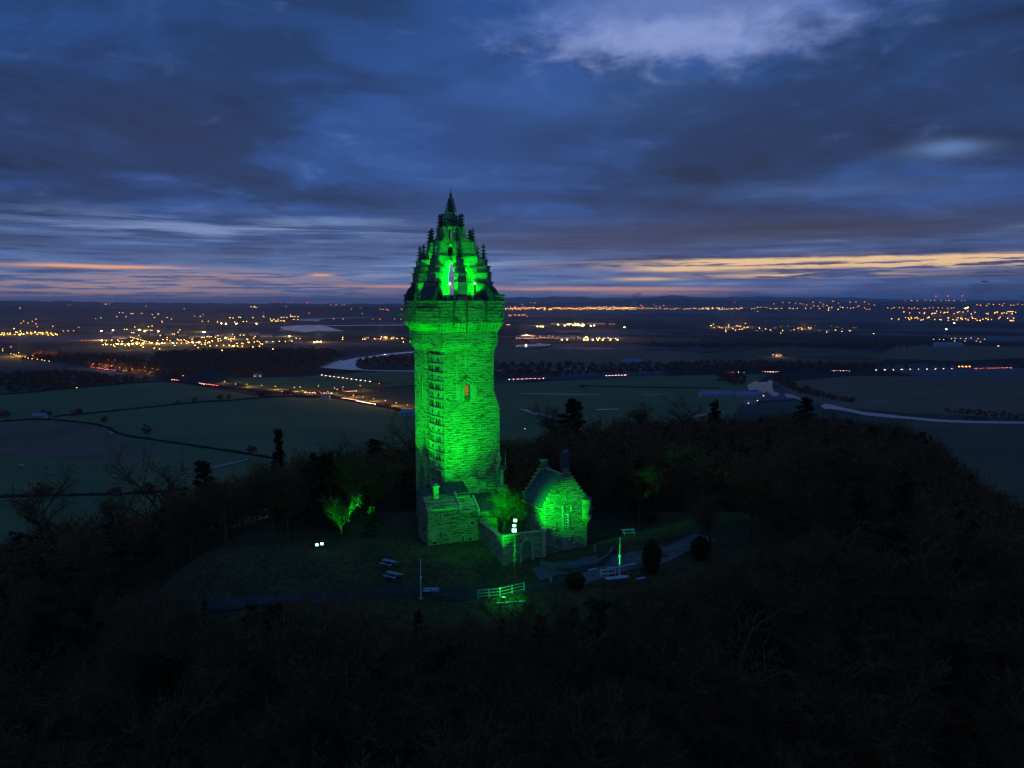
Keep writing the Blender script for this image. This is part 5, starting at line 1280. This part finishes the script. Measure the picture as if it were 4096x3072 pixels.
lamps(A2([(245, 940), (363, 967), (475, 970), (615, 982), (757, 990), (828, 1045)]), 'near', YEL, 7, 'street lamp on the lit road coming in from the left to the roundabout', 'street lamps on the west road')
lamps(A2([(945, 1000), (1013, 997), (1030, 1035), (1060, 1046), (1195, 987), (1350, 1008), (1376, 1022), (1435, 998), (1290, 1046)]), 'near', YEL, 7, 'street lamp standing around the roundabout', 'street lamps at the roundabout')
lamps(A2([(1615, 985), (1800, 965)]), 'near', YEL, 6, 'street lamp on the east road between roundabout and tower', 'street lamps on the east road')
lamps(A2([(1547, 1080), (1642, 1100), (1750, 1118), (1860, 1136), (1977, 1158), (2083, 1180)]), 'near', YEL, 9, 'street lamp on the road running down to the tower from the roundabout', 'street lamps on the south road')
lamps(A1([(972, 790), (1040, 798), (1105, 806), (1160, 815), (1095, 830), (1248, 832), (1316, 838), (1318, 862), (1380, 848), (1440, 860), (1500, 828), (1520, 870), (1582, 842), (1562, 878), (1650, 852)]), 'mid', YEL, 2.2, 'soft yellow street lamp among the trees of the left lit road', 'street lamps among the left trees')
lamps(A1([(20, 655), (30, 636), (110, 688), (140, 694), (175, 703), (215, 712), (255, 722), (300, 733), (340, 740), (385, 745), (430, 752), (470, 760), (515, 766), (200, 676), (120, 615)]), 'mid', YEL, 7, 'bright yellow lamp in the slanting line of lights at the far left edge', 'lamps of the slanting line at left')
lamps(A1([(18, 488), (45, 492), (95, 487), (150, 486), (190, 488), (205, 483), (210, 454), (230, 474), (245, 486), (290, 473), (325, 480), (395, 468), (437, 466), (452, 473), (500, 470), (528, 472), (540, 488), (582, 485), (590, 492), (388, 488), (143, 425)]), 'far', YEL, 9, 'yellow lamp in the bright row along the upper left edge', 'lamps of the upper left row')
lamps(A1([(375, 375), (383, 405), (340, 348), (295, 365), (250, 343), (218, 366), (380, 322), (654, 452), (713, 450), (772, 448), (825, 410), (555, 400)]), 'far', ORA, 5, 'small orange lamp scattered above the upper left row', 'scattered lamps at upper left')
lamps(A1([(1047, 545), (1055, 438), (1172, 433), (1215, 582), (1280, 582), (1326, 581), (1370, 580), (1425, 579), (1478, 578), (1627, 575), (1695, 575), (1790, 571), (1995, 566), (2072, 566), (2118, 455), (1443, 427), (1658, 446), (1507, 443)]), 'far', WHI, 26, 'dazzling lamp of the floodlit works yard on the left plain', 'dazzling lamps of the works yard')
lamps(A1([(1100, 552), (1104, 580), (1150, 596), (1188, 612), (1328, 432), (1289, 434), (1366, 468), (1398, 470), (1445, 496), (1410, 408), (1552, 406), (1587, 398), (1535, 446), (1560, 442), (1583, 445), (1505, 448), (1668, 500), (1740, 520), (1790, 484), (1820, 484), (1865, 440), (1860, 465), (2100, 520), (2160, 510), (2180, 512), (1352, 604), (1498, 620), (1612, 630), (1665, 640), (2060, 625), (1845, 540), (1865, 548), (1560, 566), (1590, 574), (1930, 556), (1960, 562)] + [(1365 + 20 * i, 517 + 5.5 * i) for i in range(8)]), 'far', YEL, 7, 'smaller yellow lamp inside the works yard on the left plain', 'smaller lamps of the works yard')
lamps(A1([(856, 549), (1120, 752), (1205, 752)]), 'mid', RED, 5, 'lone red signal lamp left of the works yard', 'red signal lamps')
lamps(A2([(37, 440), (215, 340), (270, 345), (375, 343), (572, 345), (890, 486), (327, 587), (263, 500)]), 'far', WHI, 28, 'dazzling lamp of the terminal between works yard and lake', 'dazzling lamps of the terminal')
lamps(A2([(1160, 548), (1190, 541), (1222, 541)]), 'far', WHI, 28, 'one of three dazzling lamps side by side below the lake', 'three dazzling lamps below the lake')
lamps(A2([(75, 490), (118, 493), (20, 500), (300, 516), (320, 512), (345, 517), (290, 520), (480, 550), (498, 553), (540, 549), (603, 547), (667, 546), (732, 544), (793, 542), (858, 543), (918, 540), (966, 511), (1003, 515), (740, 618), (115, 535), (186, 538), (440, 566), (175, 485), (228, 632), (180, 342), (345, 343), (395, 290), (412, 292), (440, 338), (470, 335), (330, 300), (300, 297)]), 'far', YEL, 8, 'yellow lamp among the terminal lights left of the lake', 'smaller lamps of the terminal')
lamps(A2([(705, 316), (712, 336), (740, 320), (765, 335), (790, 318), (815, 334), (835, 336), (850, 338), (755, 338), (780, 338), (725, 334), (820, 300), (846, 300), (878, 298), (912, 290), (935, 290), (950, 292), (985, 293), (940, 320), (988, 322), (915, 285), (640, 252), (643, 262), (638, 275), (640, 290), (515, 204), (555, 200), (563, 208), (548, 206), (533, 300)]), 'vfar', YEL, 7, 'yellow lamp of the far refinery left of the lake', 'lamps of the far refinery')
lamps(A2([(1435, 503), (1438, 524), (1630, 522), (1655, 520), (1762, 516), (1820, 494), (1820, 516), (1868, 497), (1928, 514), (2035, 510), (1985, 512), (2052, 548), (2108, 548), (1875, 515)]), 'far', YEL, 12, 'lamp of the village row left of the tower beyond the river bend', 'lamps of the village beyond the bend')
lamps(A2([(1100, 267), (1350, 316), (1437, 316), (1638, 271), (1740, 318), (1810, 318), (1958, 316), (2025, 318), (1520, 226), (1610, 220), (1820, 226), (1840, 230), (1870, 228), (1895, 236), (2020, 226), (2040, 228), (1320, 183), (1370, 184), (1425, 184), (1457, 184), (865, 203)]), 'vfar', ORA, 4, 'faint orange lamp on the far shore left of the tower', 'lamps of the far shore')
lamps(A1([(710, 189), (740, 193), (1085, 184), (1110, 184), (1140, 187), (1518, 204), (1920, 230), (215, 228), (1240, 272), (1285, 273), (1365, 282), (1378, 284), (1470, 282), (1305, 302), (1210, 302), (988, 320), (1052, 314), (1590, 292), (1650, 290), (1640, 287), (1608, 312), (1685, 352), (1690, 360), (1788, 327), (1745, 312), (2030, 297), (2090, 298), (2120, 295), (2110, 352), (2165, 350)]), 'vfar', YEL, 4, 'faint lamp on the dark slopes above the works yard', 'faint lamps on the slopes')
lamps(jit(A3, 92, 1370, 203, 222, 74), 'vfar', YEL, 9, 'yellow lamp in the long glowing town band right of the tower', 'lamps of the long town band')
lamps(jit(A3, 900, 1340, 190, 206, 18), 'vfar', WHI, 9, 'white lamp in the brightest middle of the long town band', 'bright lamps in the town band')
lamps(jit(A3, 1380, 2212, 205, 218, 26), 'vfar', YEL, 8, 'yellow lamp in the thinner right half of the town band', 'lamps of the thinner town band')
lamps(A3([(1405, 180), (1415, 195), (1435, 200), (1530, 170), (1548, 190), (1580, 190), (1618, 182), (740, 185), (345, 155), (385, 157), (260, 172)]), 'vfar', ORA, 6, 'lamp on the towers and slope above the town band', 'lamps above the town band')
B_ = 'bright lamp in the upper floodlit cluster right of the tower'
lamps(A3([(716, 342), (750, 352), (770, 350), (790, 346), (800, 350), (820, 350), (845, 348), (675, 353), (615, 342), (920, 354), (945, 352), (405, 362), (430, 363), (465, 364), (1253, 372), (835, 358), (690, 340)]), 'far', WHI, 20, B_, 'lamps of the upper cluster')
B_ = 'dazzling lamp in the lower floodlit row right of the tower'
lamps(A3([(637, 484), (688, 484), (895, 487), (935, 485), (983, 486), (1040, 486), (1103, 485), (1187, 486), (850, 488), (870, 486), (885, 456)]), 'mid', WHI, 26, B_, 'lamps of the lower row')
lamps(A3([(205, 486), (243, 485), (284, 486), (324, 486), (362, 486), (400, 482), (440, 478), (515, 462), (520, 482), (372, 465), (560, 464), (610, 470), (470, 478), (432, 466)]), 'mid', ORA, 8, 'orange lamp along the waterside right of the tower', 'orange waterside lamps')
lamps(jit(A3, 115, 325, 268, 276, 11) + A3([(112, 357), (133, 358)]), 'vfar', ORA, 6, 'orange lamp in the short row just right of the tower head', 'short row beside the tower head')
lamps(jit(A4, 0, 480, 236, 254, 20) + A4([(575, 245), (605, 243), (632, 231), (675, 230), (735, 232), (640, 276), (785, 244), (820, 244), (850, 242), (895, 241), (990, 241), (1035, 242), (1080, 241), (1165, 242), (1420, 235), (1425, 250), (1427, 264), (1577, 232), (1535, 254)]), 'vfar', YEL, 7, 'yellow lamp of the far towns on the right horizon', 'lamps of the right horizon towns')
for k_n, (y0, y1, n_) in enumerate(((160, 200, 14), (190, 260, 22))):
    lamps(jit(A4, 760 if k_n == 0 else 1130, 1936, y0, y1, n_), 'vfar', ORA, 5, 'small orange lamp scattered up the far right hillside', 'scattered hillside lamps')
lamps(A4([(112, 418), (132, 418), (150, 405), (153, 441), (210, 438), (240, 443), (290, 470), (293, 487), (312, 412), (315, 434), (370, 453), (398, 470), (402, 421), (443, 425), (440, 461), (460, 459), (505, 393), (490, 443), (515, 440), (532, 437), (650, 442), (655, 452), (723, 457), (777, 466), (918, 474), (892, 502), (1037, 466), (1090, 448), (1122, 446), (1127, 461), (1197, 443), (1235, 446), (1215, 458), (1408, 493), (1493, 470), (1650, 478), (1565, 485), (1925, 510)]), 'far', YEL, 7, 'yellow lamp of the village scattered across the right plain', 'lamps of the village on the right plain')
lamps(A5([(440, 380), (523, 385), (620, 372), (635, 390), (660, 363), (715, 363), (757, 396), (790, 388), (795, 350), (845, 366), (885, 348), (905, 346), (905, 390), (968, 393), (975, 336), (1020, 337), (1050, 337), (1060, 368), (1143, 340), (1155, 370), (1185, 376), (1200, 384), (1235, 380), (1298, 356), (1320, 375), (1340, 378), (1398, 396), (1450, 373), (1475, 355), (1480, 388), (1540, 345), (1575, 335), (1630, 348), (1680, 348), (1725, 330), (1748, 332), (1725, 355), (1745, 372), (1680, 373), (1710, 400), (1735, 400)]), 'far', YEL, 8, 'yellow lamp of the lit village at the right edge', 'lamps of the right edge village')
lamps(A5([(1225, 327), (1268, 318), (1127, 402), (1025, 484)]), 'far', WHI, 18, 'bright lamp standing out in the right edge village', 'bright lamps of the right edge village')
lamps(A5([(900, 603), (960, 603), (1000, 605), (1080, 594), (1130, 592), (1187, 592), (1245, 595), (1290, 588), (1378, 596), (1438, 600), (1115, 622), (1230, 622), (1350, 622), (1400, 631), (1585, 677), (1600, 675)]), 'mid', YEL, 5, 'warm lamp beside the short lit road at the far right', 'lamps of the short lit road')
lamps(jit(A5, 380, 1130, 278, 292, 18) + jit(A5, 590, 1280, 198, 212, 12) + jit(A5, 1330, 1860, 228, 262, 12), 'vfar', ORA, 5, 'orange lamp in rows on the far right slopes', 'lamps on the far right slopes')
for p_, lb, cc in ((A1([(793, 1038)])[0], 'single yellow lamp low at the edge of the left green field', YEL), (A1([(1900, 912)])[0], 'single orange lamp above the red tail lights on the left road', ORA), (A3([(288, 1357)])[0], 'single yellow lamp at the wood edge just right of the tower', YEL), (A4([(815, 742)])[0], 'bright lamp at the gable of the glowing farmhouse', WHI), (A4([(697, 1195)])[0], 'orange lamp on the farm beside the pale pond, the upper of two', ORA), (A4([(627, 1250)])[0], 'orange lamp on the farm beside the pale pond, the lower of two', ORA)):
    lamp(p_[0], p_[1], 'near' if 'farm' not in lb else 'mid', cc, 9, lb, None)
lamps(jit(A1, 1060, 2190, 540, 606, 44) + jit(A2, 30, 640, 470, 600, 34), 'far', YEL, 9, 'smaller yellow lamp inside the works yard on the left plain', 'smaller lamps of the works yard')
lamps(jit(A1, 0, 600, 455, 500, 18), 'far', YEL, 9, 'yellow lamp in the bright row along the upper left edge', 'lamps of the upper left row')
lamps(jit(A3, 95, 1360, 196, 224, 60), 'vfar', ORA, 9, 'yellow lamp in the long glowing town band right of the tower', 'lamps of the long town band')
lamps(jit(A5, 560, 1780, 318, 402, 40), 'far', ORA, 8, 'yellow lamp of the lit village at the right edge', 'lamps of the right edge village')
lamps(jit(A3, 850, 1190, 480, 492, 8) + jit(A3, 690, 860, 340, 356, 8), 'far', YEL, 14, 'bright lamp in the upper floodlit cluster right of the tower', 'lamps of the upper cluster')
flush_lamps()
# pools of lamplight on the road surface
for x, y, w_ in A2([]) or [(a, b, c) for (a, b), c in zip(A2([(245, 960), (475, 1000), (757, 1030), (960, 1050), (1090, 1065), (1195, 1065), (1330, 1065), (1390, 1080), (1640, 1035), (1547, 1105), (1750, 1145), (1960, 1195), (2083, 1215)]) + A1([(1000, 832), (1120, 850), (1260, 868), (1420, 895), (1520, 915), (1160, 835)]), [1] * 19)]:
    p = G(x, y, -100); point('street_light', (p[0], p[1], -92.), 22000, (1, .50, .14), .4)
for x, y in A3([(790, 350), (300, 490), (983, 490), (640, 490), (1100, 488), (420, 364)]) + A1([(1047, 548), (1280, 585), (1480, 582), (1627, 578), (1790, 575), (1995, 570), (1480, 440), (2110, 460), (60, 490), (300, 478), (500, 478), (230, 716)]) + A2([(1190, 545), (560, 350), (230, 345), (320, 520), (327, 588), (890, 490), (1850, 516)]) + A5([(1127, 402), (1690, 360), (1200, 380), (900, 360)]) + A4([(300, 440), (1150, 455), (450, 430)]): p = G(x, y, -100); point('street_light', (p[0], p[1], -78.), 420000, (1, .52, .16), 2)


def building(name, px, py, w, d, h, rz, label, wallm, roofm, lit=None, group=None, cat='building'):
    p = G(px, py); e = empty(name, p, rz); tag(e, label, cat, group)
    mb = MB(); mb.box((-w / 2, -d / 2, -.5), (w / 2, d / 2, h)); mb.loft([[(-w / 2, -d / 2, h), (-w / 2, d / 2, h), (-w / 2, 0, h + d * .3)], [(w / 2, -d / 2, h), (w / 2, d / 2, h), (w / 2, 0, h + d * .3)]]); mb.build('wall', wallm, e)
    mb = MB()
    for s in (-1, 1): mb.loft([[(-w / 2 - .4, s * (d / 2 + .4), h - .1), (-w / 2 - .4, 0, h + d * .3 + .1), (-w / 2 - .4, 0, h + d * .3 + .35), (-w / 2 - .4, s * (d / 2 + .4), h + .15)][::s], [(w / 2 + .4, s * (d / 2 + .4), h - .1), (w / 2 + .4, 0, h + d * .3 + .1), (w / 2 + .4, 0, h + d * .3 + .35), (w / 2 + .4, s * (d / 2 + .4), h + .15)][::s]])
    mb.build('roof', roofm, e)
    k = max(2, int(w / 5))
    for i in range(k):
        x = -w / 2 + w * (i + .5) / k; mb = MB(); mb.box((x - .7, -d / 2 - .06, h * .35), (x + .7, -d / 2, h * .75)); mb.build('window', (lit if lit and i % 2 == 0 else M['glass']), e)
    return e
WL = glow('lit_window', (1.0, .5, .16), 2.5)
building('barn', 716, 396.5, 52, 16, 4, .04, 'long low farm shed with pale blue roof left of the farm by the pond', M['render'], M['shed'])
building('barn', 749, 397.6, 40, 16, 5, -.05, 'farm shed with pale roof next to the orange lamps by the pond', M['render'], M['shed'])
building('cottage', 750, 404, 14, 8, 3, 0, 'small farm cottage below the pale roofed sheds', M['render'], M['shed'], WL)
building('farmhouse', 40, 419, 15, 9, 4.5, .2, 'pale roofed cottage among bushes at the far left hedge', M['render'], M['shed'])
building('farmhouse', 325.5, 398.6, 13, 9, 4, 0, 'house with pale roof beside the roundabout', M['render'], M['shed'])
building('farmhouse', 408, 415.5, 17, 12, 4.5, -.2, 'large bluish roofed house against the left edge of the tower', M['render'], M['shed'])
building('farmhouse', 258, 377, 16, 9, 4, .1, 'pale farmhouse with lit yard above the left road', M['render'], M['shed'], WL)
building('farmhouse', 778, 356.5, 18, 9, 6, .1, 'glowing farmhouse alone in the fields right of centre', M['render'], M['roof_tile'], WL)
building('barn', 632, 364, 50, 20, 6, .05, 'wide pale roofed shed beyond the thin river right of the tower', M['render'], M['shed'])
building('barn', 948, 347.5, 90, 30, 8, .0, 'row of pale sheds in the far right fields', M['render'], M['shed'])
p = G(778, 356.5); point('street_light', (p[0] - 8, p[1] - 22, -90.), 26000, (1, .5, .2), .4)
# big lit sheds and houses in the towns
for i, (px, py, w_, h_) in enumerate([(p[0], p[1], rng.uniform(14, 46), 6) for p in jit(A1, 1080, 2190, 470, 600, 14)] + [(p[0], p[1], rng.uniform(14, 50), 6) for p in jit(A2, 60, 1000, 440, 570, 12)]):
    building('warehouse', px, py, w_, 14, h_, rng.uniform(-.2, .2), 'low pale shed of the works and terminal among the lamps on the left plain', M['render'], M['shed'], None, 'sheds of the works and terminal')
for px, py in jit(A3, 560, 1150, 350, 362, 8) + jit(A3, 200, 1190, 490, 498, 12): building('warehouse', px, py, rng.uniform(30, 70), 20, 8, rng.uniform(-.1, .1), 'low pale shed between the floodlit clusters right of the tower', M['render'], M['shed'], WL, 'sheds of the right clusters')
for px, py in jit(A4, 100, 1750, 425, 490, 26): building('village_house', px, py, rng.uniform(10, 22), 9, 5, rng.uniform(-.5, .5), 'small house of the lamp lit village on the right plain', M['render'], M['roof_tile'], WL, 'houses of the right plain village', 'house')
for px, py in jit(A5, 600, 1760, 350, 400, 22): building('village_house', px, py, rng.uniform(12, 26), 9, 5, rng.uniform(-.5, .5), 'small house of the lamp lit village at the right edge', M['render'], M['roof_tile'], WL, 'houses of the right edge village', 'house')
for px, py in jit(A2, 1600, 2100, 512, 522, 8): building('village_house', px, py, rng.uniform(10, 18), 9, 5, rng.uniform(-.5, .5), 'small house in the village beyond the river bend', M['render'], M['roof_tile'], WL, 'houses beyond the bend', 'house')
e = empty('lit_silo', G(263.6, 318)); tag(e, 'tall lit industrial tower rising over the refinery lights', 'silo'); mb = MB(); mb.lathe((0, 0), [(14, 0), (14, 50), (9, 56), (5, 70)], 12); mb.build('silo', M['render'], e)

# ---- masts with red lamps on the horizon
for px, py, dist in ((275 , 301.7, 12000), (291, 301.7, 12500), (306.9, 303, 11500), (309, 301.8, 12500), (326.5, 302.8, 11500), (935.8, 296.5, 9000), (948, 296.3, 9000), (962.5, 295.8, 9000), (281, 303.0, 12500), (735 / 1, 302.5, 12500)):
    t_ = atY(px, py, dist); e = empty('radio_mast', (t_[0], dist, -100)); hh = t_[2] + 100; tag(e, 'thin mast with a red warning lamp on the ' + ('left' if px < 512 else 'right') + ' horizon', 'mast', 'masts on the ' + ('left' if px < 512 else 'right') + ' horizon')
    mb = MB(); mb.tube((0, 0, 0), (0, 0, hh), 2.0, .6, 4); mb.build('mast', M['iron'], e); mb = MB(); mb.lathe((0, 0), [(1, hh - 3), (5, hh), (5, hh + 4), (1, hh + 6)], 6); mb.build('warning_lamp', LM.setdefault('redm', glow('red_lamp', RED, 5)), e)

# ------------------------------------------------------------------ cars on the roads, at rest
def make_car(paint):
    e = empty('car', (0, 0, 0)); tag(e, 'car', 'car')
    mb = MB(); mb.loft([[(x, s * .88, z) for x, z in ((-2.15, .35), (2.15, .35), (2.2, .75), (1.2, .95), (-2.0, 1.0), (-2.2, .75))][::int(-s)] for s in (-1, 1)]); mb.build('body', paint, e)
    mb = MB(); mb.loft([[(x, s * .75, z) for x, z in ((-1.7, .98), (1.0, .95), (.35, 1.45), (-1.2, 1.48))][::int(-s)] for s in (-1, 1)]); mb.build('cabin', M['glass'], e)
    for x in (-1.35, 1.35):
        for s in (-1, 1): mb = MB(); mb.tube((x, s * .70, .33), (x, s * .92, .33), .33, n=10); mb.build('wheel', M['tyre'], e)
    for s in (-1, 1):
        mb = MB(); mb.box((2.05, s * .62 - .2, .58), (2.3, s * .62 + .3 * s if s > 0 else s * .62 + .2, .82)) if False else mb.box((2.0, min(s * .45, s * .95), .56), (2.32, max(s * .45, s * .95), .84)); mb.build('headlight', M['head'], e)
        mb = MB(); mb.box((-2.3, min(s * .45, s * .95), .62), (-2.0, max(s * .45, s * .95), .92)); mb.build('tail_light', M['tail'], e)
    return e
M['head'] = glow('headlight_lens', (1.0, .82, .5), 26); M['tail'] = glow('tail_light_lens', (1.0, .02, .03), 16); M['marker'] = glow('amber_marker_lens', (1.0, .33, .04), 14)
protoc = [make_car(M['car_dark']), make_car(M['car_silver'])]; used = [False, False]


def cars(road, t0, t1, n, flip, label, side=1):
    pts = [G(x, y, -99.05) for x, y in road]; seg = [np.linalg.norm(b - a) for a, b in zip(pts[:-1], pts[1:])]; tot = sum(seg)
    for i in range(n):
        s = tot * (t0 + (t1 - t0) * (i + .5) / n); k = 0
        while k < len(seg) - 1 and s > seg[k]: s -= seg[k]; k += 1
        d = (pts[k + 1] - pts[k]) / seg[k]; p = pts[k] + d * s; a = math.atan2(d[1], d[0]) + (PI if flip else 0); nrm = np.array([-math.sin(a), math.cos(a), 0])
        j = i % 2; o = protoc[j] if not used[j] else copy_tree(protoc[j]); used[j] = True
        p = p - nrm * 2.2; o.location = tuple(map(float, p)); o.rotation_euler = (0, 0, a); tag(o, label, 'car', 'cars ' + label.split(' with ')[0].split('car ', 1)[1])


WR = ROADS['west']; ER = ROADS['east']; SR = ROADS['south']; NR = ROADS['north']; FR = ROADS['far']
cars(WR, .02, .16, 9, False, 'car on the bright slanting road at the left edge with lights on')
cars(A1([(920, 830), (1200, 870)]), 0, 1, 9, True, 'car among the lit trees on the left road with white headlights')
cars(A1([(1770, 962), (1850, 971)]), 0, 1, 4, True, 'car in the first short red line on the left road with tail lights')
cars(A1([(2062, 1000), (2130, 1008)]) + A2([(0, 972), (180, 990)]), 0, 1, 9, True, 'car in the longer red line on the left road with tail lights')
cars(A2([(1055, 1060), (1205, 1060)]), 0, 1, 6, True, 'car driving around the roundabout with lights on')
cars(A2([(1235, 1063), (1330, 1068)]), 0, 1, 4, False, 'car leaving the roundabout eastwards with headlights on')
cars(A2([(1450, 1050), (1565, 1043)]), 0, 1, 5, False, 'car just east of the roundabout with red tail lights')
cars(A2([(1420, 1116), (1570, 1138)]), 0, 1, 8, True, 'car on the road towards the tower with red tail lights')
cars(A2([(1575, 1140), (1780, 1178)]), 0, 1, 8, False, 'car on the road towards the tower with white headlights')
cars(A2([(1210, 880), (1740, 950)]), 0, 1, 12, False, 'car on the straight upper road below the river with headlights on')
cars(A3([(130, 888), (500, 876)]), 0, 1, 9, True, 'car on the long straight road right of the tower with tail lights')
cars(A3([(1070, 852), (1280, 845)]), 0, 1, 7, True, 'car further along the straight road with red tail lights')
cars(A4([(300, 941), (490, 941)]), 0, 1, 6, False, 'car on the road beyond the pond with headlights on')
cars(A4([(685, 935), (870, 935)]), 0, 1, 6, False, 'car on the road right of the pond with headlights on')
cars(A4([(1450, 922), (1650, 924)]), 0, 1, 6, False, 'car on the far right road with headlights on')
cars(A5([(250, 941), (1150, 924)]), 0, 1, 10, True, 'car in the thin red line at far right with tail lights')
cars(A5([(1310, 922), (1730, 914)]), 0, 1, 9, False, 'car right of the amber lorry with lights on')
p = G(*A5([(1238, 916)])[0], -99.05); e = empty('lorry', p, .02); tag(e, 'long lorry with a row of amber marker lamps on the far right road', 'lorry')
mb = MB(); mb.box((-18, -1.25, 1.1), (9, 1.25, 4.1)); mb.build('trailer', M['render'], e); mb = MB(); mb.loft([[(x, s, z) for x, z in ((10, .8), (12.6, .8), (12.5, 2.6), (12, 3.6), (10, 3.7))][::int(-s / 1.2)] for s in (-1.2, 1.2)]); mb.build('cab', M['car_dark'], e)
for x in (-16, -14.5, -13, 8, 11.5):
    for s in (-1, 1): mb = MB(); mb.tube((x, s * 1.0, .55), (x, s * 1.28, .55), .55, n=10); mb.build('wheel', M['tyre'], e)
for x in (-16, -8, 0, 8): mb = MB(); mb.box((x - 1.4, -1.5, 3.2), (x + 1.4, -1.25, 4.3)); mb.build('marker_lamp', M['marker'], e)

# ------------------------------------------------------------------ smoke and the air itself
def vol(name, colr, dens_, abs_=(1, 1, 1)):
    m = D.materials.new(name); m.use_nodes = True; t = m.node_tree; t.nodes.clear(); v_ = t.nodes.new('ShaderNodeVolumePrincipled'); v_.inputs['Color'].default_value = colr; v_.inputs['Density'].default_value = dens_
    o = t.nodes.new('ShaderNodeOutputMaterial'); t.links.new(v_.outputs[0], o.inputs['Volume']); return m
def plume(px, py, dist, dx, top, r0, r1, label, dn):
    a = atY(px, py, dist); b = atY(px + dx, top, dist); e = MB(); L = []
    for i in range(9):
        t_ = i / 8; c = a + (b - a) * np.array([t_ ** 1.3, t_, t_]); r = (r0 + (r1 - r0) * t_) * rng.uniform(.8, 1.2); L.append([tuple(c - a + np.array([math.cos(q) * r * rng.uniform(.8, 1.15), math.sin(q) * r, rng.normal() * r * .12])) for q in np.linspace(0, 2 * PI, 11)[:-1]])
    e.loft(L); o = e.build('smoke_plume', vol('smoke', (.95, .9, .88, 1), dn)); o.location = tuple(map(float, a)); tag(o, label, 'smoke plume')
plume(633, 309, 9500, 4, 293, 18, 75, 'pale smoke plume rising from the long town band', .006)
plume(732, 306, 9500, 5, 296, 15, 60, 'small smoke puff over the thinner town band', .006)
plume(965, 309, 6500, 20, 283, 12, 110, 'large smoke plume drifting up over the right edge village', .0028)
plume(1008, 310, 6500, 24, 292, 12, 60, 'smoke plume leaving the frame at the right edge', .004)
HAZE = 3.0e-5
if HAZE:
    mb = MB(); mb.box((-72000, -2000, -103), (72000, 71000, 440)); o = mb.build('haze', vol('haze_air', (.90, .94, 1.0, 1), HAZE)); tag(o, kind='stuff')
